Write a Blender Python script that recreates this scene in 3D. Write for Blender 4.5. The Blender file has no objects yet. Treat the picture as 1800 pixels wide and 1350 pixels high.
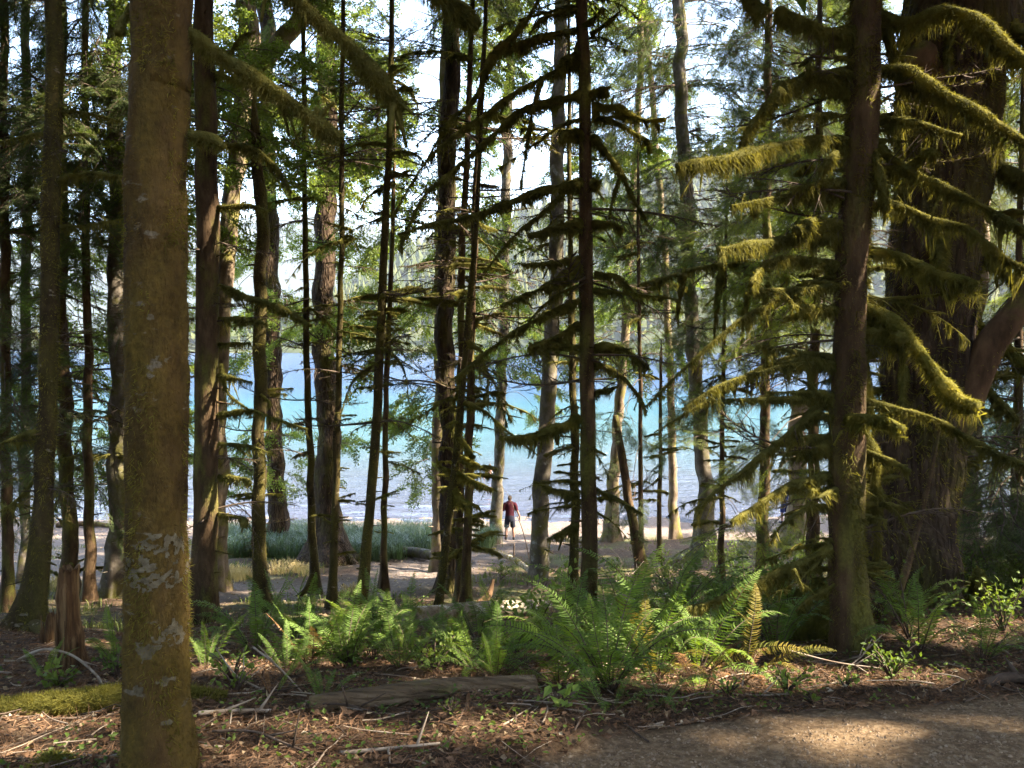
import bpy, math, random
import numpy as np
from mathutils import Vector, Matrix

random.seed(11)
rng = np.random.default_rng(11)
sc = bpy.context.scene
col = sc.collection
R = math.radians

# ------------------------------------------------------------------ camera
F_PX, CAM_Z = 1386.0, 1.6                 # focal length in pixels of the 1800 px wide picture
PITCH = math.atan(75.0 / F_PX)
cam = bpy.data.cameras.new('camera')
cam.sensor_width = 36.0
cam.lens = 36.0 * F_PX / 1800.0
cam.clip_start, cam.clip_end = 0.05, 12000
cam_o = bpy.data.objects.new('camera', cam)
cam_o.location = (0, 0, CAM_Z)
cam_o.rotation_euler = (math.pi / 2 - PITCH, 0, 0)
col.objects.link(cam_o)
sc.camera = cam_o

# ------------------------------------------------------------------ sky, sun, exposure
SUN_EL, SUN_AZ = R(43), R(97)            # azimuth clockwise from +Y: from the right, a little behind the camera
TO_SUN = np.array([math.cos(SUN_EL) * math.sin(SUN_AZ), math.cos(SUN_EL) * math.cos(SUN_AZ), math.sin(SUN_EL)])
w = bpy.data.worlds.new('World')
sc.world = w
w.use_nodes = True
wn = w.node_tree
wn.nodes.clear()
sky = wn.nodes.new('ShaderNodeTexSky')
sky.sky_type = 'NISHITA'
sky.sun_disc = False
sky.sun_elevation = SUN_EL
sky.sun_rotation = SUN_AZ
sky.dust_density = 1.8
sky.ozone_density = 0.6
bg = wn.nodes.new('ShaderNodeBackground')
bg.inputs['Strength'].default_value = 0.15
wo = wn.nodes.new('ShaderNodeOutputWorld')
wn.links.new(sky.outputs[0], bg.inputs[0])
wn.links.new(bg.outputs[0], wo.inputs[0])
sun = bpy.data.lights.new('sun', 'SUN')
sun.energy = 5.0
sun.angle = R(0.53)
sun.color = (1.0, 0.90, 0.74)
sun_o = bpy.data.objects.new('sun', sun)
sun_o.rotation_euler = Vector(TO_SUN).to_track_quat('Z', 'Y').to_euler()
sun_o.location = (30, -30, 60)
col.objects.link(sun_o)
sc.view_settings.view_transform = 'Standard'
sc.view_settings.look = 'None'
sc.view_settings.exposure = 3.2
sc.view_settings.gamma = 1.0
sc.view_settings.use_curve_mapping = False
cy = sc.cycles
cy.use_denoising = True
cy.max_bounces = 7
cy.diffuse_bounces = 4
cy.glossy_bounces = 3
cy.transmission_bounces = 5
cy.transparent_max_bounces = 4
cy.volume_bounces = 0
cy.sample_clamp_indirect = 8.0
cy.use_adaptive_sampling = True
cy.adaptive_threshold = 0.015

# ------------------------------------------------------------------ numeric helpers
def ray(px, py):
    cx, cyy = (px - 900.0) / F_PX, (675.0 - py) / F_PX
    d = np.array([cx, math.cos(PITCH) + cyy * math.sin(PITCH), -math.sin(PITCH) + cyy * math.cos(PITCH)])
    return d / d[1]

def at(px, py, Y):
    d = ray(px, py)
    return np.array([d[0] * Y, Y, CAM_Z + d[2] * Y])

def nrm(a):
    return a / np.maximum(np.linalg.norm(a, axis=-1, keepdims=True), 1e-9)

def hash3(i, j, k, s):
    h = (i.astype(np.int64) * 374761393 + j.astype(np.int64) * 668265263 + k.astype(np.int64) * 2147483647 + s * 974634777) & 0xFFFFFFFF
    h = ((h ^ (h >> 13)) * 1274126177) & 0xFFFFFFFF
    return ((h ^ (h >> 16)) & 0xFFFFFF) / float(0xFFFFFF)

def vnoise(x, y, z=0.0, seed=1):
    x, y, z = np.broadcast_arrays(np.asarray(x, float), np.asarray(y, float), np.asarray(z, float))
    i, j, k = np.floor(x), np.floor(y), np.floor(z)
    u, v, t = x - i, y - j, z - k
    u, v, t = u * u * (3 - 2 * u), v * v * (3 - 2 * v), t * t * (3 - 2 * t)
    r = 0
    for a in (0, 1):
        for b in (0, 1):
            for c in (0, 1):
                wgt = (u if a else 1 - u) * (v if b else 1 - v) * (t if c else 1 - t)
                r = r + wgt * hash3(i + a, j + b, k + c, seed)
    return r * 2 - 1

def fbm(x, y, z=0.0, seed=1, o=3):
    r, a, f = 0, 1.0, 1.0
    for n in range(o):
        r = r + a * vnoise(np.asarray(x) * f, np.asarray(y) * f, np.asarray(z) * f, seed + n)
        a, f = a * 0.5, f * 2.1
    return r

GY = [-80, -14, -3, 0, 3.2, 4, 5, 6, 8, 10, 13, 16, 20, 25, 31, 35, 37, 45, 60, 120, 560, 620, 6000]
GD = [-16, -0.6, 1.45, 1.6, 1.62, 1.83, 2.12, 2.42, 3.05, 3.68, 4.52, 5.22, 6.05, 6.95, 7.8, 8.12, 8.3, 9.2, 11, 16, 16, 14, 14]
LAKE_Z = CAM_Z - 8.2

def trail_edge(X):
    return np.interp(X, [-6, -0.9, 0.0, 0.35, 1.2, 2.4, 7], [1.5, 2.25, 2.92, 3.18, 3.5, 3.8, 4.3]) + 0.09 * vnoise(np.asarray(X) * 2.2, 0.3, 0, 5)

PATH = np.array([(-22, 24), (-13, 20.8), (-9, 18.6), (-5.8, 17), (-3.6, 16.5), (-2.6, 19), (-1.8, 24), (-0.3, 29), (1.5, 33)])

def path_dist(X, Y):
    d = np.full(np.shape(X), 1e9)
    for a, b in zip(PATH[:-1], PATH[1:]):
        ab = b - a
        t = np.clip(((X - a[0]) * ab[0] + (Y - a[1]) * ab[1]) / (ab @ ab), 0, 1)
        d = np.minimum(d, np.hypot(X - a[0] - t * ab[0], Y - a[1] - t * ab[1]))
    return d

def ground(X, Y):
    X, Y = np.broadcast_arrays(np.asarray(X, float), np.asarray(Y, float))
    Yc = Y - np.clip((X - 8) * 0.10, 0, 2.5) * np.clip((Y - 25) / 8, 0, 1)
    g = sum(np.interp(Yc + o, GY, GD) for o in (-0.5, -0.25, 0, 0.25, 0.5)) / 5
    z = CAM_Z - g
    z = z + 0.36 * np.exp(-((X - 4.6) / 2.2) ** 2 - ((Y - 6.7) / 2.4) ** 2)       # bank on the right
    z = z + 0.06 * np.exp(-((X + 4.2) / 1.5) ** 2 - ((Y - 6.6) / 1.8) ** 2)       # root mound on the left
    rough = np.clip(1.0 - 0.85 * (Y < trail_edge(X)), 0, 1) * np.clip((60 - Y) / 20, 0, 1)
    z = z + rough * (0.06 * fbm(X * 0.9, Y * 0.9, 0, 3) + 0.018 * fbm(X * 4.5, Y * 4.5, 0, 9))
    z = z + 0.006 * vnoise(X * 6, Y * 6, 0, 21)
    z = z - 0.05 * np.exp(-(path_dist(X, Y) / 0.9) ** 2)
    return z

def gz(X, Y):
    return float(ground(X, Y))

def hit(px, py, y0=2.0, y1=60.0):
    d = ray(px, py)
    Y = np.arange(y0, y1, 0.02)
    below = CAM_Z + d[2] * Y <= ground(d[0] * Y, Y)
    i = int(np.argmax(below)) if below.any() else len(Y) - 1
    return np.array([d[0] * Y[i], Y[i], gz(d[0] * Y[i], Y[i])])

# ------------------------------------------------------------------ mesh builder
class MB:
    def __init__(s):
        s.v, s.q, s.qm, s.n = [], [], [], 0
    def add(s, V, Q, m=0):
        """V (n,3) points, Q (k,4) quads (a triangle repeats its last index)."""
        V = np.asarray(V, float).reshape(-1, 3)
        Q = np.asarray(Q, np.int64).reshape(-1, 4)
        s.v.append(V); s.q.append(Q + s.n); s.qm.append(np.full(len(Q), m, np.int32)); s.n += len(V)
    def arrays(s):
        return np.concatenate(s.v), np.concatenate(s.q), np.concatenate(s.qm)
    def mesh(s, name, mats, origin=(0, 0, 0), smooth=True):
        V, Q, M = s.arrays()
        V = V - np.asarray(origin, float)
        tri = Q[:, 2] == Q[:, 3]
        tot = np.where(tri, 3, 4).astype(np.int32)
        keep = np.ones((len(Q), 4), bool); keep[tri, 3] = False
        loops = Q[keep].astype(np.int32)
        start = np.concatenate([[0], np.cumsum(tot)[:-1]]).astype(np.int32)
        me = bpy.data.meshes.new(name)
        me.vertices.add(len(V)); me.vertices.foreach_set('co', V.astype(np.float32).ravel())
        me.loops.add(len(loops)); me.loops.foreach_set('vertex_index', loops)
        me.polygons.add(len(Q)); me.polygons.foreach_set('loop_start', start)
        me.polygons.foreach_set('loop_total', tot)
        me.polygons.foreach_set('material_index', M)
        me.polygons.foreach_set('use_smooth', np.full(len(Q), bool(smooth)))
        for m in mats:
            me.materials.append(m)
        me.update(calc_edges=True)
        return me
    def build(s, name, mats, parent=None, origin=(0, 0, 0), smooth=True):
        return link(name, s.mesh(name, mats, origin, smooth), parent)

def link(name, me, parent=None, loc=None, rot=None, scale=None):
    o = bpy.data.objects.new(name, me)
    col.objects.link(o)
    if parent is not None: o.parent = parent
    if loc is not None: o.location = loc
    if rot is not None: o.rotation_euler = rot
    if scale is not None: o.scale = (scale,) * 3 if np.isscalar(scale) else scale
    return o

def tag(o, label=None, cat=None, group=None, kind=None):
    if label: o['label'] = label
    if cat: o['category'] = cat
    if group: o['group'] = group
    if kind: o['kind'] = kind
    return o

def empty(name, loc, label, cat, group=None):
    o = bpy.data.objects.new(name, None)
    o.empty_display_size = 0.2
    col.objects.link(o)
    o.location = tuple(float(c) for c in loc)
    return tag(o, label, cat, group)

def resample(P, n, extra=None):
    """Catmull-Rom through the points P, n samples by arc length; extra: per-point values."""
    P = np.asarray(P, float)
    if len(P) > 2:
        A = np.vstack([2 * P[0] - P[1], P, 2 * P[-1] - P[-2]])
        out, ts = [], []
        for i in range(len(P) - 1):
            t = np.linspace(0, 1, 12, endpoint=(i == len(P) - 2))[:, None]
            p0, p1, p2, p3 = A[i], A[i + 1], A[i + 2], A[i + 3]
            out.append(0.5 * ((2 * p1) + (-p0 + p2) * t + (2 * p0 - 5 * p1 + 4 * p2 - p3) * t ** 2 + (-p0 + 3 * p1 - 3 * p2 + p3) * t ** 3))
            ts.append(i + t[:, 0])
        C, T = np.vstack(out), np.concatenate(ts)
    else:
        C, T = P, np.arange(len(P), dtype=float)
    s = np.concatenate([[0], np.cumsum(np.linalg.norm(np.diff(C, axis=0), axis=1))])
    u = np.linspace(0, s[-1], n)
    S = np.stack([np.interp(u, s, C[:, k]) for k in range(3)], 1)
    if extra is None: return S
    tt = np.interp(u, s, T)
    return S, np.interp(tt, np.arange(len(P)), extra)

def frames(S):
    T = nrm(np.gradient(S, axis=0))
    ref = np.array([0, 0, 1.0]) if abs(T[0][2]) < 0.8 else np.array([1.0, 0, 0])
    A = np.zeros_like(S); B = np.zeros_like(S)
    a = ref - T[0] * (ref @ T[0])
    for i in range(len(S)):
        a = a - T[i] * (a @ T[i]); a = a / max(np.linalg.norm(a), 1e-9)
        A[i] = a; B[i] = np.cross(T[i], a)
    return T, A, B

def tube(mb, S, r, sides=8, m=0, amp=0.0, freq=6.0, seed=1, cap=True, rfun=None):
    S = np.asarray(S, float); n = len(S)
    r = np.broadcast_to(np.asarray(r, float), (n,))
    T, A, B = frames(S)
    th = np.linspace(0, 2 * math.pi, sides, endpoint=False)
    c, s = np.cos(th), np.sin(th)
    N = A[:, None, :] * c[None, :, None] + B[:, None, :] * s[None, :, None]
    rr = np.repeat(r[:, None], sides, 1)
    if amp:
        Pn = S[:, None, :] + N * r[:, None, None]
        rr = rr * (1 + amp * fbm(Pn[..., 0] * freq, Pn[..., 1] * freq, Pn[..., 2] * freq * 0.6, seed, 2))
    if rfun is not None:
        rr = rr * rfun(S, th)
    V = S[:, None, :] + N * rr[..., None]
    i = np.arange(n - 1)[:, None]; j = np.arange(sides)[None, :]; j2 = (j + 1) % sides
    Q = np.stack([i * sides + j, i * sides + j2, (i + 1) * sides + j2, (i + 1) * sides + j], -1).reshape(-1, 4)
    V2 = V.reshape(-1, 3)
    if cap:
        V2 = np.vstack([V2, S[0], S[-1]])
        k0, k1 = n * sides, n * sides + 1
        jj = np.arange(sides); jn = (jj + 1) % sides
        Q = np.vstack([Q, np.stack([np.full(sides, k0), jn, jj, jj], 1), np.stack([np.full(sides, k1), (n - 1) * sides + jj, (n - 1) * sides + jn, (n - 1) * sides + jn], 1)])
    mb.add(V2, Q, m)
    return V, N

def strands(mb, P, D, L, W, m=0):
    """thin pointed blades, one triangle each"""
    n = len(P)
    if n == 0: return
    L = np.broadcast_to(np.asarray(L, float), (n,)); W = np.broadcast_to(np.asarray(W, float), (n,))
    D = nrm(D)
    side = nrm(np.cross(D, rng.normal(size=(n, 3))))
    V = np.empty((n, 3, 3))
    V[:, 0] = P - side * W[:, None] / 2; V[:, 1] = P + side * W[:, None] / 2; V[:, 2] = P + D * L[:, None]
    b = np.arange(n) * 3
    mb.add(V.reshape(-1, 3), np.stack([b, b + 1, b + 2, b + 2], 1), m)

def leaves(mb, P, D, N, L, W, m=0, fold=0.18):
    """leaf blades: a kite of two halves folded along the midrib"""
    n = len(P)
    if n == 0: return
    L = np.broadcast_to(np.asarray(L, float), (n,))[:, None]; W = np.broadcast_to(np.asarray(W, float), (n,))[:, None]
    D = nrm(D); S = nrm(np.cross(D, N)); U = np.cross(S, D)
    V = np.empty((n, 4, 3))
    V[:, 0] = P; V[:, 2] = P + D * L
    V[:, 1] = P + D * L * 0.42 + S * W / 2 + U * W * fold
    V[:, 3] = P + D * L * 0.42 - S * W / 2 + U * W * fold
    b = np.arange(n) * 4
    mb.add(V.reshape(-1, 3), np.stack([b, b + 1, b + 2, b + 3], 1), m)

# ------------------------------------------------------------------ materials
def ramp(nt, cols, lo=0.3, hi=0.7):
    r = nt.nodes.new('ShaderNodeValToRGB')
    e = r.color_ramp.elements
    while len(e) < len(cols): e.new(0.5)
    for i, c in enumerate(cols):
        e[i].position = lo + (hi - lo) * i / max(1, len(cols) - 1)
        e[i].color = (*c, 1)
    return r

def noise(nt, vec, scale, detail=4.0, rough=0.6):
    n = nt.nodes.new('ShaderNodeTexNoise')
    n.inputs['Scale'].default_value = scale
    n.inputs['Detail'].default_value = detail
    n.inputs['Roughness'].default_value = rough
    nt.links.new(vec, n.inputs['Vector'])
    return n

def mat(name, cols, scale=6.0, stretch=(1, 1, 1), rough=0.9, bump=0.0, bscale=30.0, bdist=0.02, trans=0.0, tcol=1.6, spec=0.15, patch=None, patch2=None, furrow=False):
    """patch: (colour, noise scale, threshold, softness) laid over the base by a noise of its own"""
    m = bpy.data.materials.new(name)
    m.use_nodes = True
    nt = m.node_tree; L = nt.links
    nt.nodes.clear()
    out = nt.nodes.new('ShaderNodeOutputMaterial')
    tc = nt.nodes.new('ShaderNodeTexCoord')
    oi = nt.nodes.new('ShaderNodeObjectInfo')
    off = nt.nodes.new('ShaderNodeVectorMath'); off.operation = 'MULTIPLY_ADD'
    cmb = nt.nodes.new('ShaderNodeCombineXYZ')
    for k in range(3): L.new(oi.outputs['Random'], cmb.inputs[k])
    off.inputs[1].default_value = (37, 53, 71)
    L.new(cmb.outputs[0], off.inputs[0]); L.new(tc.outputs['Object'], off.inputs[2])
    vec = off.outputs[0]
    mp = nt.nodes.new('ShaderNodeMapping'); mp.inputs['Scale'].default_value = stretch
    L.new(vec, mp.inputs['Vector'])
    n1 = noise(nt, mp.outputs[0], scale, 5)
    rp = ramp(nt, cols); L.new(n1.outputs['Fac'], rp.inputs[0])
    colr = rp.outputs[0]
    for pt in (patch, patch2):
        if pt:
            c, sc_, th, soft = pt[:4]
            mpp = nt.nodes.new('ShaderNodeMapping'); mpp.inputs['Scale'].default_value = pt[4] if len(pt) > 4 else (1, 1, 1)
            mpp.inputs['Location'].default_value = (sc_, th * 7, 3)
            L.new(vec, mpp.inputs['Vector'])
            n2 = noise(nt, mpp.outputs[0], sc_, 7, 0.62)
            mr = nt.nodes.new('ShaderNodeMapRange')
            mr.inputs['From Min'].default_value = th - soft; mr.inputs['From Max'].default_value = th + soft
            L.new(n2.outputs['Fac'], mr.inputs['Value'])
            mx = nt.nodes.new('ShaderNodeMix'); mx.data_type = 'RGBA'
            L.new(mr.outputs[0], mx.inputs['Factor']); L.new(colr, mx.inputs[6])
            n3 = noise(nt, vec, 45.0, 3)
            r3 = ramp(nt, [tuple(x * 0.6 for x in c), tuple(min(1, x * 1.35) for x in c)])
            L.new(n3.outputs['Fac'], r3.inputs[0]); L.new(r3.outputs[0], mx.inputs[7])
            colr = mx.outputs[2]
    bs = nt.nodes.new('ShaderNodeBsdfPrincipled')
    bs.inputs['Roughness'].default_value = rough
    bs.inputs['Specular IOR Level'].default_value = spec
    L.new(colr, bs.inputs['Base Color'])
    if bump:
        nb = noise(nt, mp.outputs[0], bscale, 6, 0.65)
        h = nb.outputs['Fac']
        if furrow:
            vo = nt.nodes.new('ShaderNodeTexVoronoi'); vo.feature = 'DISTANCE_TO_EDGE'; vo.inputs['Scale'].default_value = bscale * 0.8
            L.new(mp.outputs[0], vo.inputs['Vector'])
            ad = nt.nodes.new('ShaderNodeMath'); ad.operation = 'MULTIPLY_ADD'; ad.inputs[1].default_value = 1.6
            L.new(vo.outputs['Distance'], ad.inputs[0]); L.new(h, ad.inputs[2]); h = ad.outputs[0]
        bp = nt.nodes.new('ShaderNodeBump'); bp.inputs['Strength'].default_value = bump; bp.inputs['Distance'].default_value = bdist
        L.new(h, bp.inputs['Height']); L.new(bp.outputs[0], bs.inputs['Normal'])
    sh = bs.outputs[0]
    if trans:
        tr = nt.nodes.new('ShaderNodeBsdfTranslucent')
        g = nt.nodes.new('ShaderNodeMix'); g.data_type = 'RGBA'; g.blend_type = 'MULTIPLY'; g.inputs['Factor'].default_value = 1
        g.inputs[7].default_value = (tcol * 1.15, tcol * 1.1, tcol * 0.55, 1)
        L.new(colr, g.inputs[6]); L.new(g.outputs[2], tr.inputs['Color'])
        ms = nt.nodes.new('ShaderNodeMixShader'); ms.inputs[0].default_value = trans
        L.new(sh, ms.inputs[1]); L.new(tr.outputs[0], ms.inputs[2]); sh = ms.outputs[0]
    L.new(sh, out.inputs['Surface'])
    return m

MOSS = (0.105, 0.098, 0.020)
M = {}
M['bark_mossy'] = mat('bark_mossy', [(0.018, 0.012, 0.006), (0.046, 0.032, 0.013), (0.085, 0.060, 0.024)], 9, (1, 1, 0.5), bump=0.9, bscale=38, patch=((0.075, 0.062, 0.014), 3.2, 0.52, 0.10, (1, 1, 0.4)), patch2=((0.20, 0.17, 0.12), 7.0, 0.66, 0.02, (1, 1, 2.0)))
M['bark_front'] = mat('bark_front', [(0.024, 0.013, 0.006), (0.072, 0.041, 0.014), (0.13, 0.080, 0.029)], 9, (1, 1, 0.5), bump=1.0, bscale=42, patch=((0.105, 0.071, 0.014), 3.2, 0.50, 0.10, (1, 1, 0.4)), patch2=((0.15, 0.125, 0.085), 9.0, 0.64, 0.02, (1, 1, 2.0)))
M['bark_spruce'] = mat('bark_spruce', [(0.024, 0.014, 0.007), (0.062, 0.037, 0.018), (0.108, 0.068, 0.035)], 10, (1, 1, 0.35), bump=0.8, bscale=30, patch=(MOSS, 3.0, 0.58, 0.08, (1, 1, 0.35)))
M['bark_furrowed'] = mat('bark_furrowed', [(0.020, 0.012, 0.008), (0.052, 0.033, 0.020), (0.10, 0.068, 0.042)], 12, (1, 1, 0.22), bump=1.0, bscale=20, bdist=0.06, furrow=True, patch=((0.09, 0.08, 0.016), 1.6, 0.60, 0.09, (1, 1, 0.5)))
M['bark_grey'] = mat('bark_grey', [(0.045, 0.036, 0.026), (0.105, 0.085, 0.062), (0.19, 0.16, 0.125)], 5, (1, 1, 0.8), bump=0.6, bscale=24, patch=((0.09, 0.082, 0.022), 2.4, 0.56, 0.07), patch2=((0.22, 0.21, 0.18), 4.0, 0.63, 0.03))
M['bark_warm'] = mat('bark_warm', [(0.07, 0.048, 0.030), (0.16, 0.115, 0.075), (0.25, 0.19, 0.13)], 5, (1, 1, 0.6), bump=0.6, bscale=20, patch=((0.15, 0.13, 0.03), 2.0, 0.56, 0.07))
M['bark_red'] = mat('bark_red', [(0.045, 0.025, 0.013), (0.10, 0.056, 0.029), (0.15, 0.09, 0.048)], 8, (1, 1, 0.4), bump=0.6, bscale=24, patch=((0.09, 0.08, 0.018), 2.4, 0.60, 0.06))
M['moss'] = mat('moss', [(0.065, 0.064, 0.013), (0.14, 0.128, 0.026), (0.25, 0.215, 0.045)], 7, rough=1, bump=0.8, bscale=90, trans=0.35, tcol=1.7)
M['moss_brown'] = mat('moss_brown', [(0.040, 0.025, 0.007), (0.095, 0.061, 0.014), (0.18, 0.125, 0.029)], 6, rough=1, trans=0.30, tcol=1.5)
M['moss_dark'] = mat('moss_dark', [(0.055, 0.053, 0.013), (0.115, 0.105, 0.024), (0.20, 0.175, 0.042)], 7, rough=1, bump=0.8, bscale=90, trans=0.3, tcol=1.6)
M['twig'] = mat('twig', [(0.035, 0.024, 0.017), (0.075, 0.052, 0.036), (0.13, 0.095, 0.07)], 9, rough=0.9)
M['twig_pale'] = mat('twig_pale', [(0.16, 0.11, 0.075), (0.26, 0.20, 0.145), (0.36, 0.30, 0.23)], 9, rough=0.85)
M['leaf_alder'] = mat('leaf_alder', [(0.060, 0.095, 0.018), (0.105, 0.145, 0.026), (0.17, 0.20, 0.042)], 1.4, rough=0.5, spec=0.3, trans=0.55, tcol=1.7)
M['leaf_hemlock'] = mat('leaf_hemlock', [(0.026, 0.040, 0.014), (0.048, 0.068, 0.021), (0.085, 0.105, 0.030)], 1.6, rough=0.7, spec=0.18, trans=0.45, tcol=1.7)
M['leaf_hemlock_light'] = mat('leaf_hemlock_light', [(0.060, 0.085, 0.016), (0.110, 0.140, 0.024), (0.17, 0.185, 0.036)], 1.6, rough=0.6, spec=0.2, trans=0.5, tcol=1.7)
M['fern'] = mat('fern', [(0.052, 0.090, 0.016), (0.088, 0.142, 0.025), (0.135, 0.195, 0.038)], 2.2, rough=0.65, spec=0.18, trans=0.32, tcol=1.7)
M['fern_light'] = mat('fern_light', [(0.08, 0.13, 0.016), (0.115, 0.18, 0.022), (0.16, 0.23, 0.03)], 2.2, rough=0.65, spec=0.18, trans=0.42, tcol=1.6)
M['fern_yellow'] = mat('fern_yellow', [(0.09, 0.10, 0.018), (0.17, 0.135, 0.024), (0.22, 0.155, 0.032)], 3, rough=0.6, trans=0.4, tcol=1.3)
M['fern_dead'] = mat('fern_dead', [(0.10, 0.045, 0.018), (0.22, 0.11, 0.045), (0.34, 0.21, 0.11)], 4, rough=0.8, trans=0.25)
M['shrub'] = mat('shrub', [(0.045, 0.072, 0.014), (0.075, 0.112, 0.02), (0.125, 0.16, 0.032)], 1.7, rough=0.6, spec=0.2, trans=0.38)
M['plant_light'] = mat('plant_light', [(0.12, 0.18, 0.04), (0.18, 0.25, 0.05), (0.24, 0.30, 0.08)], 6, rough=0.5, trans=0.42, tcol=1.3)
M['sedge'] = mat('sedge', [(0.040, 0.066, 0.026), (0.072, 0.112, 0.045), (0.13, 0.165, 0.08)], 0.9, rough=0.35, spec=0.5, trans=0.25)
M['grass'] = mat('grass', [(0.05, 0.075, 0.02), (0.09, 0.115, 0.03), (0.18, 0.165, 0.055)], 0.8, rough=0.6, trans=0.3)
M['straw'] = mat('straw', [(0.22, 0.165, 0.08), (0.35, 0.27, 0.14), (0.45, 0.36, 0.20)], 3, rough=0.7, trans=0.3)
M['litter'] = mat('litter', [(0.045, 0.025, 0.014), (0.12, 0.066, 0.036), (0.24, 0.145, 0.085)], 14, rough=0.9, trans=0.1)
M['litter_pale'] = mat('litter_pale', [(0.13, 0.075, 0.04), (0.24, 0.17, 0.10), (0.40, 0.34, 0.25)], 10, rough=0.8, trans=0.15)
M['pebble'] = mat('pebble', [(0.095, 0.064, 0.040), (0.185, 0.130, 0.082), (0.30, 0.225, 0.150)], 34, rough=0.85, bump=0.3, bscale=120)
M['log_grey'] = mat('log_grey', [(0.055, 0.036, 0.020), (0.135, 0.092, 0.052), (0.21, 0.155, 0.095)], 9, (0.12, 2.2, 2.2), bump=1.0, bscale=16, bdist=0.03, furrow=True, patch=((0.12, 0.11, 0.035), 3.0, 0.62, 0.05))
M['log_lichen'] = mat('log_lichen', [(0.10, 0.075, 0.045), (0.22, 0.175, 0.12), (0.36, 0.32, 0.25)], 8, bump=0.6, bscale=26, patch=((0.45, 0.43, 0.37), 4.5, 0.58, 0.03), patch2=((0.10, 0.09, 0.02), 2.5, 0.62, 0.05))
M['rot'] = mat('rot', [(0.030, 0.015, 0.008), (0.10, 0.052, 0.022), (0.26, 0.165, 0.075)], 6, (3.5, 3.5, 0.25), bump=1.0, bscale=14, bdist=0.03)
M['lichen'] = mat('lichen', [(0.075, 0.060, 0.034), (0.125, 0.104, 0.064), (0.175, 0.15, 0.098)], 30, rough=0.95, bump=0.4, bscale=140)
M['skin'] = mat('skin', [(0.22, 0.115, 0.08), (0.27, 0.15, 0.10)], 5, rough=0.6)
M['shirt'] = mat('shirt', [(0.030, 0.005, 0.009), (0.045, 0.007, 0.012)], 9, rough=0.95)
M['shorts'] = mat('shorts', [(0.010, 0.011, 0.018), (0.018, 0.019, 0.030)], 9, rough=0.95)
M['shoe'] = mat('shoe', [(0.012, 0.012, 0.014), (0.03, 0.03, 0.032)], 20, rough=0.7)
M['hair'] = mat('hair', [(0.035, 0.022, 0.012), (0.07, 0.045, 0.025)], 30, (1, 1, 0.3), rough=0.6)
M['navy'] = mat('navy', [(0.010, 0.016, 0.06), (0.016, 0.025, 0.09)], 9, rough=0.9)
M['orange_cloth'] = mat('orange_cloth', [(0.55, 0.20, 0.06), (0.65, 0.26, 0.09)], 9, rough=0.9)

def ground_material():
    m = bpy.data.materials.new('forest_floor'); m.use_nodes = True
    nt = m.node_tree; L = nt.links; nt.nodes.clear()
    out = nt.nodes.new('ShaderNodeOutputMaterial'); bs = nt.nodes.new('ShaderNodeBsdfPrincipled')
    bs.inputs['Roughness'].default_value = 0.95; bs.inputs['Specular IOR Level'].default_value = 0.1
    tc = nt.nodes.new('ShaderNodeTexCoord'); vec = tc.outputs['Object']
    at_ = nt.nodes.new('ShaderNodeAttribute'); at_.attribute_name = 'zone'
    sep = nt.nodes.new('ShaderNodeSeparateColor'); L.new(at_.outputs['Color'], sep.inputs[0])
    def ncol(cols, scale, detail=6):
        n = noise(nt, vec, scale, detail, 0.65); r = ramp(nt, cols, 0.32, 0.68); L.new(n.outputs['Fac'], r.inputs[0]); return r.outputs[0]
    base = ncol([(0.028, 0.018, 0.011), (0.065, 0.040, 0.024), (0.13, 0.085, 0.05)], 16)
    trail = ncol([(0.085, 0.054, 0.030), (0.165, 0.108, 0.060), (0.26, 0.182, 0.108)], 30)
    green = ncol([(0.035, 0.042, 0.014), (0.075, 0.082, 0.026), (0.12, 0.095, 0.045)], 9)
    dirt = ncol([(0.075, 0.056, 0.043), (0.125, 0.096, 0.077), (0.19, 0.15, 0.122)], 12)
    def mix(a, b, f):
        x = nt.nodes.new('ShaderNodeMix'); x.data_type = 'RGBA'
        L.new(f, x.inputs['Factor']); L.new(a, x.inputs[6]); L.new(b, x.inputs[7]); return x.outputs[2]
    c = mix(base, green, sep.outputs[1]); c = mix(c, dirt, sep.outputs[2]); c = mix(c, trail, sep.outputs[0])
    L.new(c, bs.inputs['Base Color'])
    nb = noise(nt, vec, 55, 8, 0.7); bp = nt.nodes.new('ShaderNodeBump'); bp.inputs['Strength'].default_value = 0.8; bp.inputs['Distance'].default_value = 0.02
    L.new(nb.outputs['Fac'], bp.inputs['Height']); L.new(bp.outputs[0], bs.inputs['Normal'])
    L.new(bs.outputs[0], out.inputs['Surface'])
    return m

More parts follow.
